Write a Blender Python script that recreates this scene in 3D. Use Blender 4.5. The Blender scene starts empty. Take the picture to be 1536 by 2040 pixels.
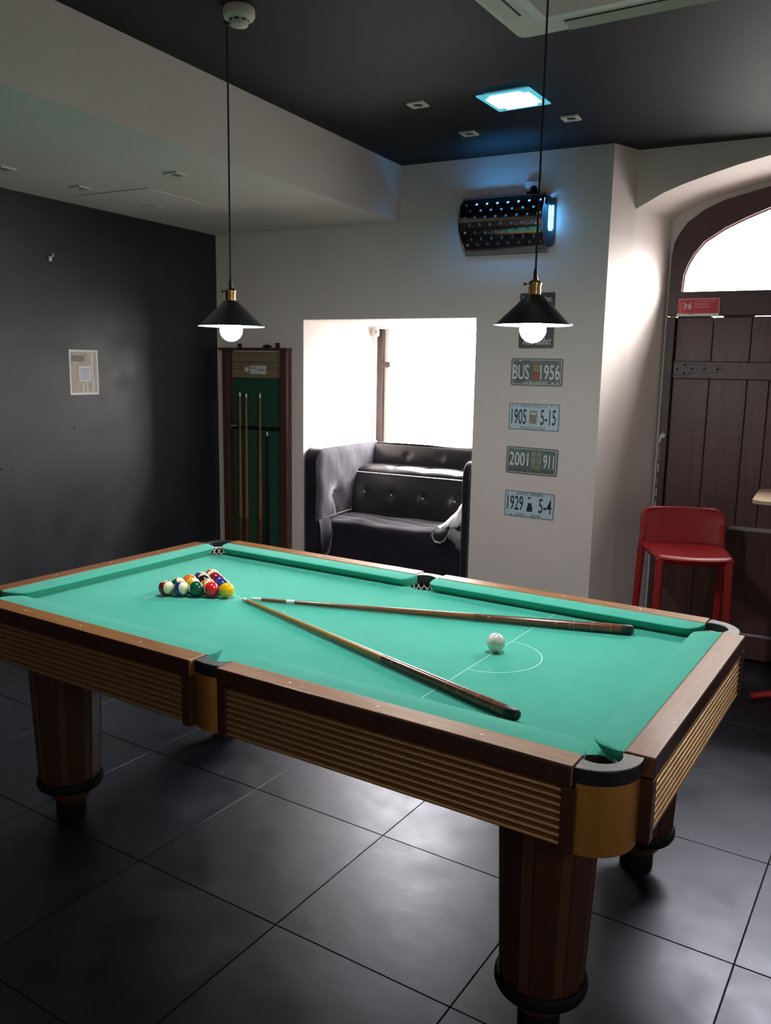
import bpy, bmesh, math, random
from mathutils import Vector, Matrix, Euler
random.seed(7)
PI = math.pi
scene = bpy.context.scene
COL = scene.collection

# ------------------------------------------------------------------ camera
cam_d = bpy.data.cameras.new('camera')
cam = bpy.data.objects.new('camera', cam_d)
COL.objects.link(cam)
cam.location = (1.4219, -2.3828, 1.6506)
cam.rotation_euler = (math.radians(80.2511), math.radians(-0.96745), math.radians(27.9626))
cam_d.sensor_fit = 'VERTICAL'
cam_d.sensor_height = 36.0
cam_d.lens = 36.0 * 1681.93 / 2040.0
cam_d.clip_start = 0.05
scene.camera = cam

# ------------------------------------------------------------------ sky, light, exposure
world = bpy.data.worlds.new('overcast_sky')
scene.world = world
world.use_nodes = True
bgn = world.node_tree.nodes['Background']
# overcast sky: bright overhead, a third of that at the horizon, dim ground below it
_wn, _wl = world.node_tree.nodes, world.node_tree.links
_tc = _wn.new('ShaderNodeTexCoord'); _sx = _wn.new('ShaderNodeSeparateXYZ'); _rm = _wn.new('ShaderNodeValToRGB')
_mr = _wn.new('ShaderNodeMapRange'); _mr.inputs['From Min'].default_value = -1.0; _mr.inputs['From Max'].default_value = 1.0
_wl.new(_tc.outputs['Generated'], _sx.inputs[0]); _wl.new(_sx.outputs['Z'], _mr.inputs['Value']); _wl.new(_mr.outputs['Result'], _rm.inputs['Fac'])
_e = _rm.color_ramp.elements
_e[0].position = 0.0; _e[0].color = (0.10, 0.095, 0.09, 1)
_e[1].position = 1.0; _e[1].color = (1.0, 0.955, 0.93, 1)
_n1 = _e.new(0.49); _n1.color = (0.14, 0.132, 0.125, 1)
_n2 = _e.new(0.51); _n2.color = (0.34, 0.322, 0.31, 1)
_wl.new(_rm.outputs['Color'], bgn.inputs['Color'])
bgn.inputs['Strength'].default_value = 75.0
scene.view_settings.view_transform = 'Standard'
scene.view_settings.look = 'None'
scene.view_settings.exposure = 0.0
scene.view_settings.gamma = 1.0
scene.view_settings.use_curve_mapping = False
BULB = 400.0            # pendant bulbs
UV_TUBE = 80.0          # blue tubes behind the perforated cover
PANEL = 7.0             # square ceiling lamp

sun_d = bpy.data.lights.new('hazy_sun', 'SUN'); sun_d.energy = 17.0; sun_d.angle = math.radians(32); sun_d.color = (1.0, 0.95, 0.90)
sun = bpy.data.objects.new('hazy_sun', sun_d); COL.objects.link(sun)
sun.location = (4, 6, 5)
sun.rotation_euler = Vector((-1.3, -1.0, -0.74)).to_track_quat('-Z', 'Y').to_euler()

def portal(name, loc, rot, sx, sy):
    l = bpy.data.lights.new(name, 'AREA')
    l.shape = 'RECTANGLE'; l.size = sx; l.size_y = sy
    l.cycles.is_portal = True
    o = bpy.data.objects.new(name, l); COL.objects.link(o)
    o.location = loc; o.rotation_euler = rot
    return o
portal('window_daylight', (-1.0, 3.27, 1.52), (-PI/2, 0, 0), 1.25, 0.9)
portal('fill_window_daylight', (3.36, -2.325, 2.15), (0, PI/2, 0), 0.72, 0.29)  # daylight of the added fill window in the right wall
portal('fanlight_daylight', (1.344, 2.86, 2.34), (-PI/2, 0, 0), 1.56, 0.60)

# ------------------------------------------------------------------ materials
MATS = {}
def mat(name, color, rough=0.5, metal=0.0, spec=0.5, noise=None, bump=None, sheen=0.0, sheen_r=0.4, coat=0.0,
        emit=None, emit_s=0.0, grain=None, rnd=0.0, rough_var=None):
    """noise=(colour2, scale, detail), bump=(strength, scale), grain=(axis scale vec, colour2)"""
    if name in MATS: return MATS[name]
    m = bpy.data.materials.new(name); MATS[name] = m
    m.use_nodes = True
    nt = m.node_tree; N = nt.nodes; L = nt.links
    b = N['Principled BSDF']
    b.inputs['Base Color'].default_value = (*color, 1)
    b.inputs['Roughness'].default_value = rough
    b.inputs['Metallic'].default_value = metal
    b.inputs['Specular IOR Level'].default_value = spec
    if sheen:
        b.inputs['Sheen Weight'].default_value = sheen
        b.inputs['Sheen Roughness'].default_value = sheen_r
        b.inputs['Sheen Tint'].default_value = (0.86, 0.82, 0.92, 1)
    if coat:
        b.inputs['Coat Weight'].default_value = coat
        b.inputs['Coat Roughness'].default_value = 0.15
    if emit:
        b.inputs['Emission Color'].default_value = (*emit, 1)
        b.inputs['Emission Strength'].default_value = emit_s
    tc = N.new('ShaderNodeTexCoord')
    col_out = None
    if noise:
        n = N.new('ShaderNodeTexNoise'); n.inputs['Scale'].default_value = noise[1]; n.inputs['Detail'].default_value = noise[2]
        L.new(tc.outputs['Object'], n.inputs['Vector'])
        r = N.new('ShaderNodeValToRGB')
        r.color_ramp.elements[0].position = 0.35; r.color_ramp.elements[1].position = 0.68
        r.color_ramp.elements[0].color = (*color, 1); r.color_ramp.elements[1].color = (*noise[0], 1)
        L.new(n.outputs['Fac'], r.inputs['Fac']); col_out = r.outputs['Color']
    if grain:
        mp = N.new('ShaderNodeMapping'); mp.inputs['Scale'].default_value = grain[0]
        L.new(tc.outputs['Object'], mp.inputs['Vector'])
        n = N.new('ShaderNodeTexNoise'); n.inputs['Scale'].default_value = 1.0; n.inputs['Detail'].default_value = 6; n.inputs['Distortion'].default_value = 0.6
        L.new(mp.outputs['Vector'], n.inputs['Vector'])
        r = N.new('ShaderNodeValToRGB')
        r.color_ramp.elements[0].position = 0.3; r.color_ramp.elements[1].position = 0.7
        r.color_ramp.elements[0].color = (*color, 1); r.color_ramp.elements[1].color = (*grain[1], 1)
        L.new(n.outputs['Fac'], r.inputs['Fac']); col_out = r.outputs['Color']
        if len(grain) > 2:      # worn pale specks
            v = N.new('ShaderNodeTexNoise'); v.inputs['Scale'].default_value = 42; v.inputs['Detail'].default_value = 5
            L.new(tc.outputs['Object'], v.inputs['Vector'])
            rr = N.new('ShaderNodeValToRGB'); rr.color_ramp.elements[0].position = 0.665; rr.color_ramp.elements[1].position = 0.72
            L.new(v.outputs['Fac'], rr.inputs['Fac'])
            mx = N.new('ShaderNodeMix'); mx.data_type = 'RGBA'
            L.new(rr.outputs['Color'], mx.inputs['Factor']); L.new(col_out, mx.inputs['A']); mx.inputs['B'].default_value = (*grain[2], 1)
            col_out = mx.outputs['Result']
    if rnd:
        oi = N.new('ShaderNodeObjectInfo')
        mr = N.new('ShaderNodeMapRange'); mr.inputs['To Min'].default_value = 1 - rnd; mr.inputs['To Max'].default_value = 1 + rnd
        L.new(oi.outputs['Random'], mr.inputs['Value'])
        hs = N.new('ShaderNodeHueSaturation'); L.new(mr.outputs['Result'], hs.inputs['Value'])
        if col_out: L.new(col_out, hs.inputs['Color'])
        else: hs.inputs['Color'].default_value = (*color, 1)
        col_out = hs.outputs['Color']
    if col_out: L.new(col_out, b.inputs['Base Color'])
    if rough_var:
        n = N.new('ShaderNodeTexNoise'); n.inputs['Scale'].default_value = rough_var[1]; n.inputs['Detail'].default_value = 5
        L.new(tc.outputs['Object'], n.inputs['Vector'])
        mr = N.new('ShaderNodeMapRange'); mr.inputs['From Min'].default_value = 0.3; mr.inputs['From Max'].default_value = 0.7
        mr.inputs['To Min'].default_value = rough - rough_var[0]; mr.inputs['To Max'].default_value = rough + rough_var[0]
        L.new(n.outputs['Fac'], mr.inputs['Value']); L.new(mr.outputs['Result'], b.inputs['Roughness'])
    if bump:
        n = N.new('ShaderNodeTexNoise'); n.inputs['Scale'].default_value = bump[1]; n.inputs['Detail'].default_value = 4
        L.new(tc.outputs['Object'], n.inputs['Vector'])
        bp = N.new('ShaderNodeBump'); bp.inputs['Strength'].default_value = bump[0]; bp.inputs['Distance'].default_value = 0.01
        L.new(n.outputs['Fac'], bp.inputs['Height']); L.new(bp.outputs['Normal'], b.inputs['Normal'])
    return m

def glass_mat(name):
    m = bpy.data.materials.new(name); m.use_nodes = True
    nt = m.node_tree; N = nt.nodes; L = nt.links
    m.use_transparent_shadow = True
    N.remove(N['Principled BSDF'])
    t = N.new('ShaderNodeBsdfTransparent'); t.inputs['Color'].default_value = (0.97, 0.98, 0.98, 1)
    g = N.new('ShaderNodeBsdfGlossy'); g.inputs['Roughness'].default_value = 0.02
    fr = N.new('ShaderNodeFresnel')
    ge = N.new('ShaderNodeNewGeometry'); mr = N.new('ShaderNodeMapRange')     # same reflectance on both faces of the sheet
    mr.inputs['To Min'].default_value = 1.45; mr.inputs['To Max'].default_value = 1/1.45
    L.new(ge.outputs['Backfacing'], mr.inputs['Value']); L.new(mr.outputs['Result'], fr.inputs['IOR'])
    mx = N.new('ShaderNodeMixShader')
    L.new(fr.outputs['Fac'], mx.inputs['Fac']); L.new(t.outputs[0], mx.inputs[1]); L.new(g.outputs[0], mx.inputs[2])
    L.new(mx.outputs[0], N['Material Output'].inputs['Surface'])
    return m

M_wall = mat('wall_paint', (0.75, 0.668, 0.635), 0.72, noise=((0.72, 0.640, 0.607), 3.0, 4), bump=(0.06, 60), spec=0.3)
M_black = mat('black_paint', (0.0135, 0.0135, 0.018), 0.43, noise=((0.018, 0.018, 0.022), 5.0, 5), bump=(0.05, 40), rough_var=(0.06, 6))
M_ceil = mat('charcoal_ceiling', (0.0125, 0.0125, 0.0145), 0.6, spec=0.18, bump=(0.04, 50))
M_tile = mat('black_tile', (0.0050, 0.0064, 0.0105), 0.41, noise=((0.009, 0.011, 0.0165), 2.6, 7), rnd=0.15, rough_var=(0.07, 4.5), bump=(0.12, 12), spec=0.9)
M_tile.node_tree.nodes['Principled BSDF'].inputs['Specular Tint'].default_value = (0.74, 0.79, 1.0, 1)
M_grout = mat('grout', (0.010, 0.010, 0.011), 0.8)
M_cloth = mat('green_baize', (0.038, 0.375, 0.270), 0.85, noise=((0.045, 0.40, 0.292), 9, 8), bump=(0.08, 420), sheen=0.15, sheen_r=0.5, spec=0.15)
M_chalk = mat('chalk_line', (0.62, 0.9, 0.78), 0.9)
M_woodx = mat('rail_wood_long', (0.200, 0.078, 0.024), 0.44, spec=0.25, grain=((5, 70, 70), (0.33, 0.145, 0.046), (0.42, 0.24, 0.12)), coat=0.04, bump=(0.05, 30))
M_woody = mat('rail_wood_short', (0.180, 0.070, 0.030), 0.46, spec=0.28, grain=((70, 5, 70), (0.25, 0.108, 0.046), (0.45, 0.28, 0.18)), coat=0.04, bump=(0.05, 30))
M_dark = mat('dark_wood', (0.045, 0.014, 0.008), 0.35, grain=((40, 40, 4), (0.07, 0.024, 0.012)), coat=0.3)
M_slat = mat('bronze_slat', (0.56, 0.34, 0.15), 0.34, metal=0.75, grain=((3, 60, 60), (0.62, 0.40, 0.19)))
M_gold = mat('brushed_gold', (0.78, 0.37, 0.085), 0.40, metal=0.92, grain=((60, 60, 3), (0.86, 0.43, 0.11)))
M_rubber = mat('black_rubber', (0.011, 0.011, 0.014), 0.40, bump=(0.05, 60))
M_blackw = mat('matt_black', (0.008, 0.008, 0.009), 0.6, spec=0.2)
M_net = mat('net_string', (0.80, 0.78, 0.64), 0.85)
M_leather = mat('pocket_leather', (0.05, 0.022, 0.012), 0.6)
M_leg = mat('leg_stave_dark', (0.044, 0.016, 0.008), 0.45, grain=((45, 45, 3), (0.078, 0.026, 0.012)), coat=0.1)
M_leg2 = mat('leg_stave_light', (0.080, 0.034, 0.012), 0.45, grain=((45, 45, 3), (0.115, 0.050, 0.018)), coat=0.1)
M_white = mat('white_plastic', (0.72, 0.71, 0.68), 0.45)
M_cream = mat('aged_plastic', (0.62, 0.59, 0.50), 0.5)
M_grey = mat('grey_plastic', (0.32, 0.32, 0.32), 0.5)
M_brass = mat('brass', (0.62, 0.40, 0.16), 0.22, metal=1.0)
M_shade = mat('black_enamel', (0.035, 0.036, 0.040), 0.32, coat=0.3)
M_shade_in = mat('white_enamel', (0.80, 0.80, 0.80), 0.4)
M_cord = mat('black_cord', (0.012, 0.010, 0.014), 0.6)
M_bulb = mat('lit_bulb', (1, 1, 1), 0.3, emit=(0.96, 1.0, 1.0), emit_s=BULB)
M_velvet = mat('black_velvet', (0.012, 0.010, 0.016), 0.75, sheen=1.0, sheen_r=0.35, noise=((0.022, 0.019, 0.028), 7, 5), bump=(0.25, 22), spec=0.12)
M_velvet_s = mat('black_satin_velvet', (0.007, 0.006, 0.010), 0.34, sheen=0.12, sheen_r=0.3, bump=(0.10, 18), spec=0.7)
M_stud = mat('silver_stud', (0.75, 0.74, 0.76), 0.25, metal=1.0)
M_crystal = mat('crystal_button', (0.85, 0.85, 0.9), 0.1, metal=0.6)
M_door = mat('door_brown', (0.066, 0.026, 0.025), 0.40, grain=((40, 40, 2.5), (0.098, 0.041, 0.039)), rnd=0.12, bump=(0.12, 25))
M_frame = mat('frame_brown', (0.050, 0.024, 0.021), 0.45, grain=((6, 6, 6), (0.066, 0.033, 0.029)), bump=(0.12, 25))
M_iron = mat('painted_iron', (0.045, 0.023, 0.021), 0.38, bump=(0.1, 40))
M_steel = mat('steel_strip', (0.60, 0.60, 0.61), 0.28, metal=0.9)
M_red = mat('red_plastic', (0.27, 0.008, 0.010), 0.36, bump=(0.02, 150), spec=0.5)
M_redm = mat('red_metal', (0.40, 0.02, 0.025), 0.3, coat=0.4)
M_tan = mat('tan_laminate', (0.46, 0.33, 0.21), 0.5, noise=((0.52, 0.38, 0.25), 8, 4))
M_mirror = mat('dark_steel', (0.30, 0.265, 0.25), 0.14, metal=1.0, rough_var=(0.03, 5))
M_tube = mat('uv_tube', (0.2, 0.6, 1), 0.3, emit=(0.06, 0.40, 1.0), emit_s=UV_TUBE)
M_tube2 = mat('uv_tube_end', (0.2, 0.6, 1), 0.3, emit=(0.10, 0.50, 1.0), emit_s=9.0)
M_bluep = mat('lamp_back_plate', (0.05, 0.052, 0.055), 0.5)
M_panel = mat('lit_diffuser', (1, 1, 1), 0.3, emit=(0.72, 0.95, 1.0), emit_s=PANEL)
M_panelg = mat('lit_glass_edge', (0.2, 0.55, 0.65), 0.2, emit=(0.10, 0.55, 0.72), emit_s=0.75)
M_rackw = mat('rack_mahogany', (0.060, 0.020, 0.014), 0.35, grain=((40, 40, 3), (0.095, 0.034, 0.022)), coat=0.3)
M_rackf = mat('rack_felt', (0.010, 0.060, 0.026), 0.9, noise=((0.012, 0.07, 0.032), 20, 5), sheen=0.1)
M_rackp = mat('rack_pine', (0.20, 0.145, 0.085), 0.6, grain=((4, 40, 40), (0.25, 0.185, 0.11)))
M_paper = mat('paper_label', (0.62, 0.61, 0.56), 0.7)
M_ink = mat('ink', (0.02, 0.022, 0.03), 0.6)
M_cue_l = mat('maple_shaft', (0.42, 0.20, 0.055), 0.28, grain=((120, 120, 6), (0.50, 0.26, 0.08)), coat=0.4)
M_cue_d = mat('brown_shaft', (0.17, 0.065, 0.024), 0.28, grain=((120, 120, 6), (0.22, 0.09, 0.035)), coat=0.4)
M_cue_b = mat('cue_butt', (0.120, 0.034, 0.014), 0.24, grain=((100, 100, 5), (0.17, 0.050, 0.022), (0.45, 0.28, 0.2)), coat=0.6)
M_cue_r = mat('rack_cue_wood', (0.28, 0.105, 0.035), 0.35, coat=0.3)
M_tip = mat('white_ferrule', (0.78, 0.80, 0.80), 0.5)
M_door_red = mat('sign_red', (0.42, 0.02, 0.035), 0.45)
M_pink = mat('sign_pink', (0.66, 0.28, 0.28), 0.5)
M_signdk = mat('tin_black', (0.035, 0.035, 0.038), 0.4)
M_pl_dark = mat('plate_dark_grey', (0.062, 0.070, 0.068), 0.4, noise=((0.085, 0.095, 0.092), 20, 4))
M_pl_blue = mat('plate_pale_blue', (0.50, 0.64, 0.71), 0.4)
M_pl_green = mat('plate_grey_green', (0.115, 0.165, 0.150), 0.4, noise=((0.085, 0.13, 0.14), 9, 4))
M_pl_line = mat('plate_silver_line', (0.52, 0.58, 0.56), 0.4)
M_pl_navy = mat('plate_navy', (0.05, 0.085, 0.115), 0.4)
M_text_w = mat('text_white', (0.74, 0.78, 0.76), 0.5)
M_text_dim = mat('text_dim', (0.27, 0.29, 0.28), 0.5)
M_text_k = mat('text_black', (0.012, 0.016, 0.024), 0.5)
M_skin = mat('print_pale', (0.55, 0.60, 0.62), 0.6)
M_bus_y = mat('print_ochre', (0.36, 0.25, 0.12), 0.6)
M_bus_r = mat('print_red', (0.42, 0.09, 0.06), 0.6)
M_olive = mat('print_olive', (0.16, 0.17, 0.12), 0.6, noise=((0.32, 0.33, 0.26), 60, 3))
M_kraft = mat('poster_kraft', (0.22, 0.155, 0.105), 0.25, grain=((1, 30, 6), (0.33, 0.25, 0.18)), coat=0.6)
M_bag = mat('white_bag', (0.80, 0.80, 0.82), 0.45, bump=(0.35, 26))
M_bag_g = mat('grey_bag_lining', (0.25, 0.27, 0.28), 0.3, bump=(0.3, 30))
M_glass = glass_mat('window_glass')

# ------------------------------------------------------------------ mesh helpers
def BM(): return bmesh.new()
def obj(name, bm, m=None, parent=None, smooth=False, bevel=0.0, seg=2, loc=None, kind=None):
    me = bpy.data.meshes.new(name)
    bmesh.ops.remove_doubles(bm, verts=bm.verts, dist=1e-6)
    bmesh.ops.recalc_face_normals(bm, faces=bm.faces)
    bm.to_mesh(me); bm.free()
    if m is not None:
        for mm in (m if isinstance(m, (list, tuple)) else [m]): me.materials.append(mm)
    if smooth:
        for p in me.polygons: p.use_smooth = True
    o = bpy.data.objects.new(name, me); COL.objects.link(o)
    if parent is not None: o.parent = parent
    if loc is not None: o.location = loc
    if smooth:
        try: me.set_sharp_from_angle(angle=math.radians(38))
        except Exception: pass
    if bevel:
        b = o.modifiers.new('bevel', 'BEVEL'); b.width = bevel; b.segments = seg; b.limit_method = 'ANGLE'; b.angle_limit = math.radians(35)
    if kind: o['kind'] = kind
    return o
def struct(name, bm, m, parent=None, **k):
    o = obj(name, bm, m, parent, **k)
    if parent is None: o['kind'] = 'structure'
    return o
def empty(name, loc=(0, 0, 0), rz=0.0, label=None, cat=None, group=None, rot=None):
    o = bpy.data.objects.new(name, None); COL.objects.link(o)
    o.empty_display_size = 0.05
    o.location = loc; o.rotation_euler = rot if rot is not None else (0, 0, rz)
    if label: o['label'] = label
    if cat: o['category'] = cat
    if group: o['group'] = group
    return o
def tag(o, label, cat, group=None):
    o['label'] = label; o['category'] = cat
    if group: o['group'] = group
    return o
def box(bm, lo, hi, mi=0):
    x0, y0, z0 = lo; x1, y1, z1 = hi
    v = [bm.verts.new(p) for p in ((x0,y0,z0),(x1,y0,z0),(x1,y1,z0),(x0,y1,z0),(x0,y0,z1),(x1,y0,z1),(x1,y1,z1),(x0,y1,z1))]
    for f in ((3,2,1,0),(4,5,6,7),(0,1,5,4),(1,2,6,5),(2,3,7,6),(3,0,4,7)):
        bm.faces.new([v[i] for i in f]).material_index = mi
    return bm
def quad(bm, *pts):
    return bm.faces.new([bm.verts.new(p) for p in pts])
def prism(bm, poly, axis, a, b):
    """extrude a 2D polygon along axis from a to b; poly in the other two axes in order"""
    def P(p, t):
        if axis == 0: return (t, p[0], p[1])
        if axis == 1: return (p[0], t, p[1])
        return (p[0], p[1], t)
    va = [bm.verts.new(P(p, a)) for p in poly]; vb = [bm.verts.new(P(p, b)) for p in poly]
    n = len(poly)
    bm.faces.new(va); bm.faces.new(vb[::-1])
    for i in range(n): bm.faces.new((va[i], va[(i+1) % n], vb[(i+1) % n], vb[i]))
    return bm
def lathe(bm, prof, n=32, c=(0, 0, 0), cap=True, mi=0):
    """prof: list of (r, z)"""
    rings = []
    for r, z in prof:
        if r < 1e-6: rings.append([bm.verts.new((c[0], c[1], c[2]+z))])
        else: rings.append([bm.verts.new((c[0]+r*math.cos(2*PI*i/n), c[1]+r*math.sin(2*PI*i/n), c[2]+z)) for i in range(n)])
    for A, B in zip(rings, rings[1:]):
        for i in range(n):
            j = (i+1) % n
            if len(A) == 1 and len(B) == 1: continue
            if len(A) == 1: f = bm.faces.new((A[0], B[i], B[j]))
            elif len(B) == 1: f = bm.faces.new((A[i], A[j], B[0]))
            else: f = bm.faces.new((A[i], A[j], B[j], B[i]))
            f.material_index = mi
    if cap:
        for R in (rings[0], rings[-1]):
            if len(R) > 2: bm.faces.new(R).material_index = mi
    return bm
def tube(bm, pts, r, n=10, closed=False):
    pts = [Vector(p) for p in pts]; m = len(pts)
    rr = r if isinstance(r, (list, tuple)) else [r]*m
    rings = []; up = None
    for i, p in enumerate(pts):
        a = pts[(i-1) % m] if (closed or i > 0) else p
        b = pts[(i+1) % m] if (closed or i < m-1) else p
        d = (b - a).normalized()
        if up is None:
            up = Vector((0, 0, 1)) if abs(d.z) < 0.9 else Vector((1, 0, 0))
        s = d.cross(up).normalized(); u = s.cross(d).normalized(); up = u
        rings.append([bm.verts.new(p + rr[i]*(math.cos(2*PI*k/n)*s + math.sin(2*PI*k/n)*u)) for k in range(n)])
    for i in range(m if closed else m-1):
        A, B = rings[i], rings[(i+1) % m]
        for k in range(n): bm.faces.new((A[k], A[(k+1) % n], B[(k+1) % n], B[k]))
    if not closed:
        bm.faces.new(rings[0]); bm.faces.new(rings[-1])
    return bm
def uvs(bm, c, r, nu=16, nv=8):
    return lathe(bm, [(r*math.sin(PI*i/nv) if 0 < i < nv else 0.0, -r*math.cos(PI*i/nv)) for i in range(nv+1)], nu, c, cap=False)
def grid(bm, f, us, vs, mi=0):
    V = [[bm.verts.new(f(u, v)) for v in vs] for u in us]
    for i in range(len(us)-1):
        for j in range(len(vs)-1):
            bm.faces.new((V[i][j], V[i+1][j], V[i+1][j+1], V[i][j+1])).material_index = mi
    return V
def lin(a, b, n): return [a + (b-a)*i/(n-1) for i in range(n)]
def arc(cx, cy, r, a0, a1, n):
    return [(cx + r*math.cos(math.radians(a0+(a1-a0)*i/(n-1))), cy + r*math.sin(math.radians(a0+(a1-a0)*i/(n-1)))) for i in range(n)]
def rrect(x0, z0, x1, z1, r, n=5):
    return arc(x1-r, z0+r, r, -90, 0, n) + arc(x1-r, z1-r, r, 0, 90, n) + arc(x0+r, z1-r, r, 90, 180, n) + arc(x0+r, z0+r, r, 180, 270, n)

def text_mesh(s, height, width=None, bold=0.0, depth=0.0006):
    """flat lettering as a mesh in the XZ plane facing -Y, centred on the origin; cap height and total width given"""
    cu = bpy.data.curves.new('lettering', 'FONT'); cu.body = s; cu.size = 1.0
    cu.align_x = 'CENTER'; cu.align_y = 'CENTER'; cu.offset = bold; cu.resolution_u = 3
    to = bpy.data.objects.new('lettering', cu); COL.objects.link(to)
    bpy.context.view_layer.update()
    me = bpy.data.meshes.new_from_object(to.evaluated_get(bpy.context.evaluated_depsgraph_get()))
    bpy.data.objects.remove(to); bpy.data.curves.remove(cu)
    xs = [v.co.x for v in me.vertices]; ys = [v.co.y for v in me.vertices]
    x0, x1, y0, y1 = min(xs), max(xs), min(ys), max(ys)
    sz = height/(y1-y0); sx = width/(x1-x0) if width else sz
    for v in me.vertices:
        v.co = Vector(((v.co.x-(x0+x1)/2)*sx, 0.0, (v.co.y-(y0+y1)/2)*sz))
    return me
def text(parent, s, x, y, z, height, width, m, bold=0.0, name='lettering'):
    me = text_mesh(s, height, width, bold); me.materials.append(m)
    o = bpy.data.objects.new(name, me); COL.objects.link(o); o.parent = parent; o.location = (x, y, z)
    return o
def copy_tree(o, parent=None):
    c = o.copy(); COL.objects.link(c)
    if parent is not None: c.parent = parent
    for ch in [k for k in bpy.data.objects if k.parent == o]: copy_tree(ch, c)
    return c

# ================================================================== SETTING
ZC, ZB = 2.806, 2.491                # main ceiling, lowered soffit
YB = 2.231                           # face of the back wall
XL, XR, YF = -2.32, 3.2, -4.2
TH = math.radians(-4.744)            # floor tiling and table are turned by this against the walls

# floor with separate tiles
fb = BM(); box(fb, (XL, YF, -0.06), (XR, 3.3, -0.005))
floor = struct('floor', fb, M_grout)
tb = BM(); S = 0.592; box(tb, (0.0015, 0.0015, -0.012), (S-0.0015, S-0.0015, 0.0))
tile0 = None
ct, st = math.cos(TH), math.sin(TH)
for i in range(-5, 5):
    for j in range(-6, 5):
        x, y = 0.128 + i*S, 0.092 + j*S
        cx, cy = ct*(x+S/2) - st*(y+S/2), st*(x+S/2) + ct*(y+S/2)
        if cx < XL-0.05 or cy > 2.85: continue
        if tile0 is None:
            tile0 = obj('floor_tile', tb, M_tile, floor, bevel=0.0012, seg=1); t = tile0
        else:
            t = tile0.copy(); COL.objects.link(t)
        t.location = (ct*x - st*y, st*x + ct*y, random.uniform(-0.0006, 0.0)); t.rotation_euler = (0, 0, TH)

# ceiling and lowered part
b = BM(); box(b, (-0.943, YF, ZC), (XR, 2.95, ZC+0.1)); struct('ceiling', b, M_ceil)
b = BM()
box(b, (XL, YF, ZB), (-0.943, YB, ZC+0.1))
struct('trim_1', b, M_wall)
b = BM(); box(b, (-2.13, 0.885, ZB-0.004), (-1.64, 1.375, ZB)); struct('trim_2', b, M_wall, bevel=0.0015)   # access hatch
# side and front walls
b = BM(); box(b, (XL-0.15, YF-0.15, -0.06), (XL, 3.4, ZC+0.1)); struct('wall_left', b, M_black)
b = BM()
WY0, WY1, WZ0, WZ1 = -2.46, -2.19, 1.80, 2.50  # opening for the added fill window, out of view
box(b, (XR, YF-0.15, -0.06), (XR+0.15, WY0, ZC+0.1)); box(b, (XR, WY1, -0.06), (XR+0.15, 2.95, ZC+0.1))
box(b, (XR, WY0, -0.06), (XR+0.15, WY1, WZ0)); box(b, (XR, WY0, WZ1), (XR+0.15, WY1, ZC+0.1))
struct('wall_right', b, M_wall)
fill_win = empty('fill_window', (XR+0.10, (WY0+WY1)/2, (WZ0+WZ1)/2)); fill_win['kind'] = 'structure'  # unseen window added to throw fill light on the ceiling beam
b = BM(); hy, hz = (WY1-WY0)/2, (WZ1-WZ0)/2
for lo, hi in (((-0.03, -hy, -hz), (0.03, -hy+0.05, hz)), ((-0.03, hy-0.05, -hz), (0.03, hy, hz)), ((-0.03, -hy+0.05, -hz), (0.03, hy-0.05, -hz+0.05)), ((-0.03, -hy+0.05, hz-0.05), (0.03, hy-0.05, hz))): box(b, lo, hi)
obj('fill_window_frame', b, M_frame, fill_win)
b = BM(); box(b, (-0.003, -hy+0.05, -hz+0.05), (0.003, hy-0.05, hz-0.05)); obj('window_pane', b, M_glass, fill_win)
b = BM(); box(b, (XL, YF-0.15, -0.06), (XR, YF, ZC+0.1)); struct('wall_front', b, M_wall)

# back wall: window niche, splayed pier, arched door recess
NL, NR, NT, YW = -1.624, -0.443, 1.937, 3.19
XP, XQ, YA = 0.289, 0.375, 2.42      # pier corner, start of arch wall
XD, YD = 0.5042, 2.78                 # door plane
XC = 1.3435
def mirror(p): return p + [(2*XC-x, z) for x, z in p[::-1][1:]]
A_front = mirror([(XQ,2.507),(0.440,2.541),(0.513,2.579),(0.610,2.615),(0.715,2.646),(0.869,2.688),(1.019,2.720),(1.18,2.741),(XC,2.748)])
A_back = mirror([(XD,2.4963),(0.5429,2.5239),(0.5889,2.5494),(0.6348,2.5719),(0.6857,2.5933),(0.7877,2.6208),(0.9998,2.6708),(1.1752,2.6952),(XC,2.7034)])
F_out = mirror([(0.5195,2.1599),(0.5215,2.2925),(0.5307,2.3659),(0.5552,2.4199),(0.5939,2.4740),(0.6765,2.5361),(0.7806,2.5821),(1.0028,2.6351),(XC,2.6697)])
G_in = mirror([(0.5858,2.0966),(0.5919,2.1935),(0.6113,2.2516),(0.6388,2.3036),(0.6898,2.3689),(0.7917,2.4352),(0.8938,2.4821),(1.0325,2.5372),(XC,2.5830)])
b = BM()
# main face around niche opening
quad(b, (XL,YB,0),(NL,YB,0),(NL,YB,ZC),(XL,YB,ZC))
quad(b, (NR,YB,0),(XP,YB,0),(XP,YB,ZC),(NR,YB,ZC))
quad(b, (NL,YB,NT),(NR,YB,NT),(NR,YB,ZC),(NL,YB,ZC))
# niche reveals, its head and the wall under the window
quad(b, (NL,YB,0),(NL,YW+0.1,0),(NL,YW+0.1,NT),(NL,YB,NT))
quad(b, (NR,YB,0),(NR,YW+0.1,0),(NR,YW+0.1,NT),(NR,YB,NT))
quad(b, (NL,YB,NT),(NR,YB,NT),(NR,YW+0.1,NT),(NL,YW+0.1,NT))
box(b, (NL,YW-0.02,0),(NR,YW+0.1,1.085))
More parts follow.
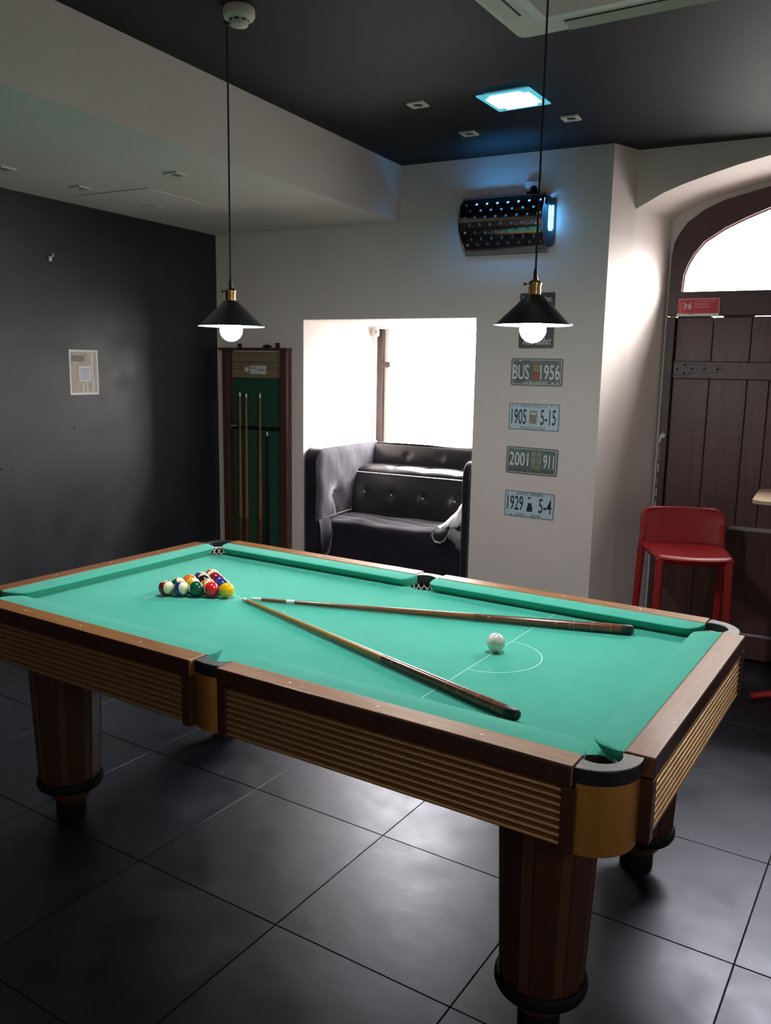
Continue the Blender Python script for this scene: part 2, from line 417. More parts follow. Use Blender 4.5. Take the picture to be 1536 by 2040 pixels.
# splayed side of the pier and the arch wall
quad(b, (XP,YB,0),(XQ,YA,0),(XQ,YA,ZC),(XP,YB,ZC))
XQ2, XD2 = 2*XC-XQ, 2*XC-XD
for (xa, za), (xb, zb) in zip(A_front, A_front[1:]):
    quad(b, (xa,YA,za),(xb,YA,zb),(xb,YA,ZC),(xa,YA,ZC))
quad(b, (XQ2,YA,0),(XR,YA,0),(XR,YA,ZC),(XQ2,YA,ZC))
quad(b, (XQ,YA,0),(XD,YD,0),(XD,YD,2.4963),(XQ,YA,2.507))
quad(b, (XQ2,YA,0),(XD2,YD,0),(XD2,YD,2.4963),(XQ2,YA,2.507))
for i in range(len(A_front)-1):
    a0, a1, c0, c1 = A_front[i], A_front[i+1], A_back[i], A_back[i+1]
    quad(b, (a0[0],YA,a0[1]),(a1[0],YA,a1[1]),(c1[0],YD,c1[1]),(c0[0],YD,c0[1]))
    f0, f1 = F_out[i], F_out[i+1]
    quad(b, (c0[0],YD,c0[1]),(c1[0],YD,c1[1]),(f1[0],YD,f1[1]),(f0[0],YD,f0[1]))
quad(b, (XD,YD,0),(0.5195,YD,0),(0.5195,YD,2.1599),(XD,YD,2.4963))
quad(b, (XD2,YD,0),(2*XC-0.5195,YD,0),(2*XC-0.5195,YD,2.1599),(XD2,YD,2.4963))
struct('wall_back', b, M_wall, smooth=False)
# thin outer shell so that no sky leaks above the recess
b = BM(); box(b, (XL-0.1,YW+0.1,-0.05),(XR,YW+0.15,1.08)); box(b, (NR,2.75,-0.05),(NR+0.05,YW+0.1,ZC))
struct('trim_3', b, M_wall)

# window in the niche
w = empty('window_1', (0, 0, 0)); w['kind'] = 'structure'
b = BM(); box(b, (-1.600,YW-0.02,1.085),(-1.553,YW+0.05,1.925)); obj('window_post', b, M_frame, w, bevel=0.003)
b = BM(); box(b, (-1.548,YW+0.005,1.085),(-1.512,YW+0.05,1.93)); obj('window_sash', b, M_white, w, bevel=0.003)
b = BM(); box(b, (-1.560,YW-0.045,1.648),(-1.478,YW-0.02,1.686)); obj('window_latch', b, M_frame, w, bevel=0.004)
b = BM(); box(b, (-1.512,YW+0.025,1.085),(NR,YW+0.031,NT)); obj('window_pane', b, M_glass, w)
b = BM(); box(b, (NL,YW-0.03,1.070),(NR,YW+0.06,1.086)); obj('window_sill', b, M_white, w, bevel=0.003)

# arched fanlight over the door
w = empty('window_2', (0, 0, 0)); w['kind'] = 'structure'
b = BM()
y0, y1 = YD-0.035, YD+0.05
Fb = [(0.5195, 1.9661)] + F_out + [(2*XC-0.5195, 1.9661)]
Gb = [(0.5858, 2.0681)] + G_in + [(2*XC-0.5858, 2.0681)]
for i in range(len(Fb)-1):
    for (ya, yb) in ((y0, y0), (y1, y1)):
        quad(b, (Fb[i][0],ya,Fb[i][1]),(Fb[i+1][0],ya,Fb[i+1][1]),(Gb[i+1][0],ya,Gb[i+1][1]),(Gb[i][0],ya,Gb[i][1]))
    quad(b, (Fb[i][0],y0,Fb[i][1]),(Fb[i+1][0],y0,Fb[i+1][1]),(Fb[i+1][0],y1,Fb[i+1][1]),(Fb[i][0],y1,Fb[i][1]))
    quad(b, (Gb[i][0],y0,Gb[i][1]),(Gb[i+1][0],y0,Gb[i+1][1]),(Gb[i+1][0],y1,Gb[i+1][1]),(Gb[i][0],y1,Gb[i][1]))
obj('arch_frame', b, M_frame, w)
b = BM()
Gs = [(XC+(x-XC)*0.992, 2.09+(z-2.09)*0.985) for x, z in Gb]
tube(b, [(x, YD-0.020, z) for x, z in Gs], 0.006, 6); obj('glazing_bead', b, M_pink, w)
b = BM(); prism(b, Gb, 1, YD+0.005, YD+0.010); obj('fanlight_pane', b, M_glass, w)

# old plank door
d = empty('door_1', (XC, YD, 0)); d['kind'] = 'structure'
def dbox(name, lo, hi, m=M_door, bev=0.004):
    b = BM(); box(b, (lo[0]-XC, lo[1]-YD, lo[2]), (hi[0]-XC, hi[1]-YD, hi[2])); return obj(name, b, m, d, bevel=bev)
JX, ZT = 0.5664, 1.9630                  # inner face of the jamb, underside of the transom
dbox('jamb', (0.5195, YD-0.035, 0), (JX, YD+0.05, ZT-0.003), M_frame)
dbox('jamb', (2*XC-JX, YD-0.035, 0), (2*XC-0.5195, YD+0.05, ZT-0.003), M_frame)
dbox('transom', (0.5195, YD-0.040, ZT), (2*XC-0.5195, YD+0.05, 2.0987), M_frame, 0.006)
xs = [0.5684, 0.7703, 0.9713, 1.0835, 1.2109, 1.3415]
for k in range(5):
    dbox('plank', (xs[k]+0.0015, YD-0.004+random.uniform(-0.003, 0.003), 0.012), (xs[k+1]-0.0015, YD+0.030, ZT-0.004-(0.003 if k in (1, 3) else 0)))
for k in range(5):
    dbox('plank', (2*XC-xs[k+1]+0.0015, YD-0.004+random.uniform(-0.003, 0.003), 0.012), (2*XC-xs[k]-0.0015, YD+0.030, ZT-0.004))
for x0, x1, zt in ((JX, 0.751, ZT), (0.751, 0.814, ZT-0.0105), (0.814, 0.978, ZT), (0.978, 1.068, ZT-0.0105), (1.068, 2*XC-JX, ZT)):
    dbox('light_stop_board', (x0, YD+0.0305, 0.0), (x1, YD+0.045, zt), M_frame, 0)  # added behind the planks to block daylight, bar small slits at the top
ZL0, ZL1 = 1.6112, 1.7132
for x0, x1 in ((JX+0.003, XC-0.007), (XC+0.007, 2*XC-JX-0.003)):
    dbox('ledge', (x0, YD-0.026, ZL0), (x1, YD-0.006, ZL1), M_door, 0.006)
# strap hinge with its nail heads
b = BM()
pl = [(0.5736,1.6326),(0.6531,1.6275),(0.6613,1.6480),(0.8336,1.6500),(0.8387,1.6887),(0.6613,1.6908),(0.6531,1.7009),(0.5736,1.7009)]
prism(b, [(x-XC, z) for x, z in pl], 1, -0.031, -0.0255); hg = obj('strap_hinge', b, M_iron, d, bevel=0.0015)
for x, z in ((0.5960,1.6673),(0.6348,1.6908),(0.6348,1.6429),(0.6755,1.6694),(0.7418,1.6694),(0.8132,1.6694)):
    b = BM(); uvs(b, (x-XC, -0.031, z), 0.006, 10, 6); obj('nail_head', b, M_blackw, hg, smooth=True)
# spilt plaster on the edge of the jamb
b = BM(); prism(b, [(x-XC, z) for x, z in ((0.524,1.236),(0.532,1.246),(0.536,1.268),(0.552,1.272),(0.558,1.284),(0.552,1.296),(0.540,1.297),(0.530,1.290),(0.524,1.270))], 1, -0.040, -0.0352); obj('plaster_smear', b, M_paper, d, bevel=0.0015)
zz_ = 0.86; b = BM()
while zz_ < 1.215:
    h_ = random.uniform(0.02, 0.06); wd_ = random.uniform(0.002, 0.006)
    box(b, (0.5265-XC, -0.0385, zz_), (0.5265+wd_-XC, -0.0352, zz_+h_)); zz_ += h_ + random.uniform(0.004, 0.03)
o = obj('plaster_edge', b, M_paper, d); o['kind'] = 'stuff'
# kick board with two steel strips
ZK1, ZK0, XK = 0.7628, 0.1489, 0.9407
dbox('kick_board', (XK, YD-0.018, 0.012), (XC-0.005, YD-0.006, ZK1), M_door, 0.002)
dbox('steel_strip', (XK+0.002, YD-0.024, ZK1+0.001), (XC-0.005, YD-0.006, ZK1+0.021), M_steel, 0.001)
dbox('steel_strip', (XK+0.002, YD-0.024, ZK0), (XC-0.005, YD-0.0185, ZK0+0.014), M_steel, 0.001)

# ================================================================== POOL TABLE
H = 0.835                            # top of the wooden rails
ZBED = 0.795
T = empty('pool_table', (0, 0, 0), TH, 'large pool table with green cloth, wooden rails and gold pocket corners', 'pool table')
LO, WO, RW = 1.2, 0.6535, 0.069
XE, YE = 1.064, 0.517                # where the long and the short rails end
GAP = 0.050
NOSE = 0.1535                        # from outer edge to cushion nose
PC = (1.095, 0.555)                  # corner pocket centre
# bed
def bed_outline():
    X, Y = 1.125, 0.578
    p = []
    def corner(sx, sy, rev):
        a = arc(PC[0]-0.006, PC[1]-0.008, 0.066, 60, -150+360, 11)      # for (+,+): from right edge round the inside to the top edge
        a = [(1.0*x, y) for x, y in a]
        a = [(min(x, X), min(y, Y)) for x, y in a]
        a = [(sx*x, sy*y) for x, y in a]
        return a[::-1] if rev else a
    # counter-clockwise from the lower middle pocket
    mid = arc(0, -Y, 0.060, 180, 0, 9)
    p += mid
    c = corner(1, -1, True); p += [q for q in c]
    c = corner(1, 1, False); p += [q for q in c]
    p += arc(0, Y, 0.060, 0, -180, 9)
    c = corner(-1, 1, True); p += [q for q in c]
    c = corner(-1, -1, False); p += [q for q in c]
    return p
def corner_arc(sx, sy):
    """arc round a corner pocket, in (x,y) for the ++ corner, from the right edge to the top edge through the inside"""
    return [(sx*x, sy*y) for x, y in arc(PC[0]-0.006, PC[1]-0.008, 0.066, -60, -210, 11)]
p = []
p += arc(0, -0.578, 0.060, 180, 0, 9)
p += corner_arc(1, -1)[::-1]
p += corner_arc(1, 1)
p += arc(0, 0.578, 0.060, 0, -180, 9)
p += corner_arc(-1, 1)[::-1]
p += corner_arc(-1, -1)
b = BM(); prism(b, p, 2, ZBED-0.030, ZBED)
bmesh.ops.triangulate(b, faces=[f for f in b.faces if len(f.verts) > 4])
obj('bed_cloth', b, M_cloth, T)
# cabinet body under the slate
b = BM(); box(b, (-1.03, -0.50, 0.645), (1.03, 0.50, 0.762)); obj('cabinet', b, M_dark, T, bevel=0.004)

# rails
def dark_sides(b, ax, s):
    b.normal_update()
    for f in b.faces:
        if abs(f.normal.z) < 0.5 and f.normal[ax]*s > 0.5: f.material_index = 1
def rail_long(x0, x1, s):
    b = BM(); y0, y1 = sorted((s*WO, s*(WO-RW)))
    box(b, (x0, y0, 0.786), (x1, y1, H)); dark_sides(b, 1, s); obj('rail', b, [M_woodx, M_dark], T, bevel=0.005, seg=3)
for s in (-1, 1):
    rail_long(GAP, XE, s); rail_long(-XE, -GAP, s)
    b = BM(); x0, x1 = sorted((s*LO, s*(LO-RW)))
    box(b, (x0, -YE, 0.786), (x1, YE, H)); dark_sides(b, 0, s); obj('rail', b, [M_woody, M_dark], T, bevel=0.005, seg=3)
# sights: small pale dots let into the rails
def sight(x, y):
    b = BM(); lathe(b, [(0.0035, -0.002), (0.0035, 0.0004)], 10, (x, y, H)); obj('rail_sight', b, M_tip, T)
for s in (-1, 1):
    for x in (0.283, 0.557, 0.838): sight(x, s*0.620); sight(-x, s*0.620)
    for y in (-0.26, 0, 0.26): sight(s*(LO-0.034), y)

# cushions: loft along the rail, nose drawn back at the pocket jaws
def cushion(length, l0, l1, origin, ang):
    """local x along the rail, y from the wood towards the cloth"""
    D = NOSE - RW
    n0 = 9
    ss = [l0*(1-math.cos(PI/2*i/n0)) for i in range(n0)] + lin(l0, length-l1, 6) + [length-l1*(1-math.cos(PI/2*i/n0)) for i in range(n0-1, -1, -1)]
    def prof(s):
        if s < l0: t = (l0-s)/l0
        elif s > length-l1: t = (s-(length-l1))/l1
        else: t = 0
        d = max(0.004, D*math.sqrt(max(0, 1-t**2.2)))
        return [(0, 0.833), (d*0.45, 0.8325), (d*0.90, 0.8310), (d*0.985, 0.8295), (d, 0.8270), (max(0.002, d-0.004), 0.8225),
                (max(0.001, d-0.024), 0.799), (max(0.001, d-0.026), ZBED+0.0005), (0, ZBED+0.0005)]
    b = BM(); m = Matrix.Translation(Vector((origin[0], origin[1], 0))) @ Matrix.Rotation(ang, 4, 'Z')
    rings = [[b.verts.new(m @ Vector((s, y, z))) for y, z in prof(s)] for s in ss]
    for A, B in zip(rings, rings[1:]):
        for i in range(len(A)):
            j = (i+1) % len(A); b.faces.new((A[i], A[j], B[j], B[i]))
    b.faces.new(rings[0]); b.faces.new(rings[-1][::-1])
    obj('cushion', b, M_cloth, T, smooth=True)
cl = XE - 0.042
cushion(cl, 0.030, 0.062, (0.042, -(WO-RW)), 0)
cushion(cl, 0.062, 0.030, (-XE, -(WO-RW)), 0)
cushion(cl, 0.062, 0.030, (XE, WO-RW), PI)
cushion(cl, 0.030, 0.062, (-0.042, WO-RW), PI)
cushion(2*YE, 0.062, 0.062, (LO-RW, -YE), PI/2)
cushion(2*YE, 0.062, 0.062, (-(LO-RW), YE), -PI/2)

# aprons: framed panels of bronze slats
def apron(u0, u1, place, wood):
    """place maps (u along, out, z) to table space; out = 0 at the face, negative is inwards"""
    def bx(name, ua, ub, oa, ob, za, zb, m, bev=0.003):
        b = BM(); box(b, (ua, oa, za), (ub, ob, zb))
        for v in b.verts: v.co = place(v.co)
        return obj(name, b, m, T, bevel=bev)
    bx('apron_frame', u0, u0+0.032, -0.045, 0, 0.636, 0.7855, M_dark)
    bx('apron_frame', u1-0.032, u1, -0.045, 0, 0.636, 0.7855, M_dark)
    bx('apron_board', u0+0.032, u1-0.032, -0.045, -0.016, 0.640, 0.7855, M_dark, 0.001)
    n = 8; hgt = (0.782-0.642)/n
    for k in range(n):
        z0 = 0.642 + k*hgt
        b = BM()
        pr = [(-0.0165, z0), (-0.010, z0+0.0008), (-0.0045, z0+hgt*0.22), (-0.0030, z0+hgt*0.45), (-0.0050, z0+hgt*0.70), (-0.0120, z0+hgt*0.90), (-0.0165, z0+hgt*0.96)]
        prism(b, pr, 0, u0+0.0325, u1-0.0325)
        for v in b.verts: v.co = place(v.co)
        obj('slat', b, M_slat, T)
for s in (-1, 1):
    for a, c in ((GAP+0.002, XE+0.010), (-XE-0.010, -GAP-0.002)):
        apron(a, c, (lambda v, s=s: Vector((v.x, s*(WO-0.0005+v.y), v.z))), M_woodx)
    apron(-YE-0.006, YE+0.006, (lambda v, s=s: Vector((s*(LO-0.0005+v.y), v.x, v.z))), M_woody)

# pockets
def c_ring(bm, outer, inner, z0, z1):
    """solid between two open plan curves with the same number of points"""
    n = len(outer)
    O0 = [bm.verts.new((x, y, z0)) for x, y in outer]; O1 = [bm.verts.new((x, y, z1)) for x, y in outer]
    I0 = [bm.verts.new((x, y, z0)) for x, y in inner]; I1 = [bm.verts.new((x, y, z1)) for x, y in inner]
    for i in range(n-1):
        bm.faces.new((O0[i], O0[i+1], O1[i+1], O1[i])); bm.faces.new((I0[i+1], I0[i], I1[i], I1[i+1]))
        bm.faces.new((O1[i], O1[i+1], I1[i+1], I1[i])); bm.faces.new((O0[i+1], O0[i], I0[i], I0[i+1]))
    bm.faces.new((O0[0], O1[0], I1[0], I0[0])); bm.faces.new((O0[-1], I0[-1], I1[-1], O1[-1]))
def net(bm, c, r, z0, z1, out):
    """diamond netting round the outer side of a pocket; out = outward direction in degrees"""
    n = 7; half = math.radians(100); o = math.radians(out)
    P = lambda a, t: (c[0]+r*(1-0.15*t*t)*math.cos(o+a), c[1]+r*(1-0.15*t*t)*math.sin(o+a), z0+(z1-z0)*t)
    step = 2*half/n
    for k in range(-2, n+1):
        for sgn in (1, -1):
            a0 = -half + k*step + (2*step if sgn < 0 else 0)
            pts = [P(a0+sgn*step*2*i/8, i/8) for i in range(9) if abs(a0+sgn*step*2*i/8) <= half+1e-6]
            if len(pts) > 1: tube(bm, pts, 0.0024, 5)
    tube(bm, [P(a, 0) for a in lin(-half, half, 18)], 0.0036, 6)
    tube(bm, [P(a, 1) for a in lin(-half, half, 18)], 0.0030, 6)
for sx in (-1, 1):
    for sy in (-1, 1):
        f = lambda pts: [(sx*x, sy*y) for x, y in pts]
        outer = f(arc(1.070, 0.540, 0.108, 92, -12, 15))
        inner = f(arc(1.088, 0.552, 0.050, 118, -38, 15))
        b = BM(); c_ring(b, outer, inner, 0.797, 0.8325); obj('pocket_rim', b, M_rubber, T, bevel=0.003)
        outer = f(arc(1.070, 0.540, 0.103, 90, -10, 15)); inner = f(arc(1.070, 0.540, 0.098, 90, -10, 15))
        b = BM(); c_ring(b, outer, inner, 0.634, 0.7965); obj('pocket_cover', b, M_gold, T, smooth=True)
        b = BM(); lathe(b, [(0.056, 0.640), (0.056, 0.7965)], 24, (sx*1.083, sy*0.547, 0), cap=False); obj('pocket_lining', b, M_leather, T, smooth=True)
        b = BM(); lathe(b, [(0.0, 0.640), (0.0555, 0.640)], 24, (sx*1.083, sy*0.547, 0), cap=False); obj('pocket_floor', b, M_blackw, T)
        b = BM(); net(b, (sx*1.083, sy*0.547), 0.0465, 0.806, 0.735, math.degrees(math.atan2(sy, sx))); obj('pocket_net', b, M_net, T, smooth=True)
for sy in (-1, 1):
    f = lambda pts: [(x, sy*y) for x, y in pts]
    outer = f([(-0.0495+0.099*i/14, 0.634+0.006*math.sin(PI*i/14)) for i in range(15)])
    inner = f(arc(0, 0.552, 0.053, 158, 22, 15))
    b = BM(); c_ring(b, outer, inner, 0.797, 0.8325); obj('pocket_rim', b, M_rubber, T, bevel=0.003)
    outer = f([(-0.0495+0.099*i/14, 0.631+0.010*math.sin(PI*i/14)) for i in range(15)])
    inner = f([(-0.0495+0.099*i/14, 0.625+0.010*math.sin(PI*i/14)) for i in range(15)])
    b = BM(); c_ring(b, outer, inner, 0.634, 0.7965); obj('pocket_cover', b, M_gold, T, smooth=True)
    b = BM(); lathe(b, [(0.055, 0.640), (0.055, 0.7965)], 24, (0, sy*0.566, 0), cap=False); obj('pocket_lining', b, M_leather, T, smooth=True)
    b = BM(); lathe(b, [(0.0, 0.640), (0.0545, 0.640)], 24, (0, sy*0.566, 0), cap=False); obj('pocket_floor', b, M_blackw, T)
    b = BM(); net(b, (0, sy*0.566), 0.0490, 0.806, 0.735, 90*sy); obj('pocket_net', b, M_net, T, smooth=True)

# legs: tapering, built of alternating wide and narrow staves
def leg_body():
    b = BM(); n = 8
    zs = [0.645, 0.155]; Rs = [0.127, 0.108]
    rings = []
    for z, R in zip(zs, Rs):
        ring = []
        for k in range(n):
            a = 2*PI*k/n + PI/8
            for da, rr in ((-15.5, 0.985), (-14.5, 1.0), (14.5, 1.0), (15.5, 0.985), (16.5, 0.955), (28.5, 0.955)):
                ring.append(b.verts.new((R*rr*math.cos(a+math.radians(da)), R*rr*math.sin(a+math.radians(da)), z)))
        rings.append(ring)
    m = len(rings[0])
    for i in range(m):
        fc = b.faces.new((rings[1][i], rings[1][(i+1) % m], rings[0][(i+1) % m], rings[0][i]))
        fc.material_index = 1 if i % 6 in (3, 4, 5) else 0
    b.faces.new(rings[0]); b.faces.new(rings[1])
    return b
leg0 = None
for sx, sy in ((1, -1), (-1, -1), (-1, 1), (1, 1)):
    if leg0 is None:
        leg0 = obj('leg', leg_body(), [M_leg, M_leg2], T)
        b = BM(); lathe(b, [(0.100, 0.117), (0.112, 0.121), (0.117, 0.131), (0.117, 0.147), (0.111, 0.156), (0.09, 0.1555)], 40); obj('leg_collar', b, M_blackw, leg0, smooth=True)
        b = BM(); lathe(b, [(0.066, 0.072), (0.072, 0.080), (0.080, 0.1165)], 32); obj('leg_ring', b, M_leg2, leg0, smooth=True)
        b = BM(); lathe(b, [(0.050, 0.0), (0.054, 0.004), (0.054, 0.058), (0.046, 0.0715)], 28); obj('leg_foot', b, M_blackw, leg0, smooth=True)
        l = leg0
    else:
        l = copy_tree(leg0, T)
    l.location = (sx*0.925 + 0.010, sy*0.425, 0)

# chalked lines on the cloth
def strip(bm, pts, w):
    pts = [Vector((x, y, ZBED+0.0006)) for x, y in pts]
    L = []; R = []
    for i, p in enumerate(pts):
        d = (pts[min(i+1, len(pts)-1)] - pts[max(i-1, 0)]).normalized(); nrm = Vector((-d.y, d.x, 0))
        L.append(bm.verts.new(p + nrm*w/2)); R.append(bm.verts.new(p - nrm*w/2))
    for i in range(len(pts)-1): bm.faces.new((L[i], R[i], R[i+1], L[i+1]))
b = BM(); strip(b, [(0.569, -0.515), (0.569, 0.522)], 0.0022); obj('baulk_line', b, M_chalk, T)
b = BM(); strip(b, arc(0.569, -0.012, 0.154, -90, 90, 33), 0.0026); obj('baulk_arc', b, M_chalk, T)
b = BM(); strip(b, [(-0.747, -0.195), (-0.444, 0.001)], 0.0016); strip(b, [(-0.444, 0.001), (-0.775, 0.168)], 0.0020); strip(b, [(-0.775, 0.168), (-0.747, -0.195)], 0.0018)
obj('rack_outline', b, M_chalk, T)
for x, y in ((-0.23, -0.02), (-0.66, 0.32), (-0.05, 0.08)):
    b = BM(); lathe(b, [(0.003, 0), (0.003, 0.0005)], 8, (x, y, ZBED)); obj('chalk_speck', b, M_chalk, T)

# ================================================================== BALLS
BR = 0.0286
def TW(x, y, z=0.0):
    return Vector((ct*x - st*y, st*x + ct*y, z))
def ball_mat(name, color, striped, cream=(0.82, 0.75, 0.48)):
    m = bpy.data.materials.new(name); m.use_nodes = True
    nt = m.node_tree; N = nt.nodes; L = nt.links; bs = N['Principled BSDF']
    bs.inputs['Roughness'].default_value = 0.12; bs.inputs['Coat Weight'].default_value = 0.4
    tc = N.new('ShaderNodeTexCoord'); sp = N.new('ShaderNodeSeparateXYZ'); L.new(tc.outputs['Object'], sp.inputs[0])
    def gt(sock, th, absol=False):
        if absol:
            a = N.new('ShaderNodeMath'); a.operation = 'ABSOLUTE'; L.new(sock, a.inputs[0]); sock = a.outputs[0]
        g = N.new('ShaderNodeMath'); g.operation = 'GREATER_THAN'; L.new(sock, g.inputs[0]); g.inputs[1].default_value = th; return g.outputs[0]
    circ = gt(sp.outputs['X'], BR*0.885, True)
    if striped:
        pole = gt(sp.outputs['Z'], BR*0.52, True)
        mx = N.new('ShaderNodeMath'); mx.operation = 'MAXIMUM'; L.new(circ, mx.inputs[0]); L.new(pole, mx.inputs[1]); fac = mx.outputs[0]
    else: fac = circ
    c = N.new('ShaderNodeMix'); c.data_type = 'RGBA'; c.inputs['A'].default_value = (*color, 1); c.inputs['B'].default_value = (*cream, 1)
    L.new(fac, c.inputs['Factor']); L.new(c.outputs['Result'], bs.inputs['Base Color'])
    return m
b = BM(); uvs(b, (0, 0, 0), BR, 40, 24); ball_src = obj('pool_ball', b, None, None, smooth=True); ball_me = ball_src.data
bpy.data.objects.remove(ball_src)
YEL, BLU, RED, PUR, ORA, GRN, MAR, BLK = (0.93, 0.48, 0.0), (0.01, 0.04, 0.22), (0.70, 0.015, 0.02), (0.09, 0.02, 0.16), (0.80, 0.17, 0.01), (0.0, 0.09, 0.035), (0.28, 0.015, 0.012), (0.008, 0.008, 0.01)
# row, place in row, number, colour, striped, pole (right, to viewer, up), number direction, label
balls = [
 (0,0,1,YEL,False,(0,0,1),(1,-0.2,-0.2),'plain yellow ball at the right end of the front row'),
 (0,1,3,RED,False,(0,0,1),(1,-0.2,-0.2),'plain bright red ball second from right in the front row'),
 (0,2,6,GRN,False,(0,0,1),(1,-0.2,-0.2),'plain dark green ball in the middle of the front row'),
 (0,3,10,BLU,True,(0.64,0.76,0.05),(-0.2,0.1,1),'blue and white striped ball in the front row'),
 (0,4,15,MAR,True,(0.61,0.79,-0.05),(-0.2,0.25,1),'maroon and white striped ball at the left end of the front row'),
 (1,0,2,BLU,False,(0,1,0),(0.65,0.15,0.75),'plain blue ball behind the yellow ball'),
 (1,1,13,ORA,True,(0.25,-0.35,0.9),(0.1,0.75,0.65),'orange and white striped ball behind the green and red balls'),
 (1,2,9,YEL,True,(0.75,0.15,0.62),(-0.5,0.2,0.8),'yellow and white striped ball behind the green ball'),
 (1,3,14,GRN,True,(0.72,0.45,0.5),(-0.45,0.15,0.9),'green and white striped ball behind the blue striped ball'),
 (2,0,4,PUR,False,(0,1,0),(0.9,-0.1,0.45),'plain purple ball near the right edge of the rack'),
 (2,1,8,BLK,False,(0,1,0),(0.5,0.25,0.8),'black ball in the centre of the rack'),
 (2,2,5,ORA,False,(0,1,0),(0.25,0.1,1),'plain orange ball at the left edge of the rack behind the yellow striped ball'),
 (3,0,7,MAR,False,(0,1,0),(0.5,0.1,0.85),'plain dark red ball just before the rear ball of the rack'),
 (3,1,12,PUR,True,(0.35,-0.3,0.9),(0.3,0.6,0.7),'purple and white striped ball at the rear left of the rack'),
 (4,0,11,RED,True,(0.45,-0.2,0.87),(0.1,0.6,0.8),'red and white striped ball alone at the rear point of the rack'),
]
row0 = Vector((-0.5115, -0.0125)); rowd = Vector((-0.2075, -0.107)).normalized(); rown = Vector((rowd.y, -rowd.x))
if rown.y < 0: rown = -rown
camloc = Vector(cam.location)
for r, k, num, colr, striped, pole, nd, lab in balls:
    d = 0.0576
    pxy = row0 + rowd*(d*(k + r/2)) + rown*(d*0.8662*r)
    pos = TW(pxy.x, pxy.y, ZBED + BR + 0.0008)
    v = (camloc - pos).normalized(); right = Vector((-v.y, v.x, 0)).normalized(); upv = right.cross(-v).normalized()
    if upv.z < 0: upv = -upv
    Zx = (right*pole[0] + v*pole[1] + upv*pole[2]).normalized()
    Xx = right*nd[0] + v*nd[1] + upv*nd[2]; Xx = (Xx - Zx*Xx.dot(Zx)).normalized(); Yx = Zx.cross(Xx)
    me = ball_me.copy(); o = bpy.data.objects.new('pool_ball', me); COL.objects.link(o)
    me.materials.clear(); me.materials.append(ball_mat('ball_%s' % num, colr, striped))
    o.matrix_world = Matrix(((Xx.x, Yx.x, Zx.x, pos.x), (Xx.y, Yx.y, Zx.y, pos.y), (Xx.z, Yx.z, Zx.z, pos.z), (0, 0, 0, 1)))
    tag(o, lab, 'ball', 'racked pool balls on the table')
    tm = text_mesh(str(num), 0.0115, None, 0.01)
    for vv in tm.vertices:      # wrap the number on the ball round local +X
        q = Vector((0, vv.co.x, vv.co.z)); xx = math.sqrt(max(0, BR*BR - q.y*q.y - q.z*q.z)); vv.co = Vector((xx+0.0002, q.y, q.z))
    tm.materials.append(M_text_k)
    to = bpy.data.objects.new('number', tm); COL.objects.link(to); to.parent = o
mcue = ball_mat('ball_cue', (0.80, 0.77, 0.66), False, (0.80, 0.77, 0.66))
me = ball_me.copy(); me.materials.clear(); me.materials.append(mcue)
o = bpy.data.objects.new('cue_ball', me); COL.objects.link(o); o.location = TW(0.569, 0.023, ZBED+BR+0.0008)
tag(o, 'plain ivory white cue ball on the baulk line', 'ball')

# ================================================================== CUES
def cue(name, tip, butt, m_shaft, label, joint=0.61, r_tip=0.0060, r_butt=0.0158, ferr=0.025, tape=None, m_butt=None, group=None, bumper=True, ferr2=None):
    """built along local z from the butt (z=0) to the tip; tip and butt are axis points"""
    tip, butt = Vector(tip), Vector(butt); L = (tip-butt).length
    q = (tip-butt).to_track_quat('Z', 'Y')
    root = empty(name, butt, 0, label, 'cue', group); root.rotation_mode = 'QUATERNION'; root.rotation_quaternion = q
    zj = L*(1-joint)
    R = lambda z: r_butt + (r_tip-r_butt)*(max(0.0, z-0.10)/(L-0.10))**0.92
    m_butt = m_butt or M_cue_b
    z0 = 0.0
    if bumper:
        b = BM(); lathe(b, [(0.0, 0.0), (0.006, 0.0005), (0.0125, 0.004), (r_butt*0.99, 0.010), (r_butt, 0.040)], 24); obj('bumper', b, M_rubber, root, smooth=True); z0 = 0.0401
    b = BM(); zs = [z0, 0.06, 0.10] + lin(0.16, zj, 6); lathe(b, [(R(z), z) for z in zs], 24); bo = obj('butt', b, m_butt, root, smooth=True)
    b = BM(); zs = lin(zj+0.0001, L-ferr-0.008, 7); lathe(b, [(R(z), z) for z in zs], 20); so = obj('shaft', b, m_shaft, root, smooth=True)
    b = BM(); lathe(b, [(r_tip*1.03, L-ferr-0.008), (r_tip*1.0, L-0.008)], 18); obj('ferrule', b, M_tip, root, smooth=True)
    b = BM(); lathe(b, [(r_tip, L-0.008), (r_tip*0.95, L-0.003), (0.003, L-0.0002), (0.0, L)], 18); obj('tip', b, ferr2 or M_tip, root, smooth=True)
    if tape:
        b = BM(); z = L*tape; lathe(b, [(R(z)+0.0006, z-0.016), (R(z)+0.0006, z+0.016)], 18); obj('tape', b, M_tip, so, smooth=True)
    if bumper and joint < 0.7:
        for z in (0.075, 0.135, 0.195, 0.250):
            b = BM(); lathe(b, [(R(z)+0.00005, z-0.0007), (R(z)+0.0004, z), (R(z)+0.00005, z+0.0007)], 20, cap=False); obj('inlay_ring', b, M_cue_l, bo, smooth=True)
    return root
def tp(x, y, r): return TW(x, y, ZBED + r + 0.0018)
cue('pool_cue', tp(-0.438, -0.007, 0.0062), tp(0.845, -0.428, 0.0158), M_cue_l, 'pool cue with golden maple shaft pointing to the near right corner pocket', group='cues lying on the pool table')
cue('pool_cue', tp(-0.414, 0.011, 0.0062), tp(0.872, 0.437, 0.0158), M_cue_d, 'pool cue with brown shaft and white tape lying along the far side', group='cues lying on the pool table', tape=0.905-0.02, ferr=0.035)

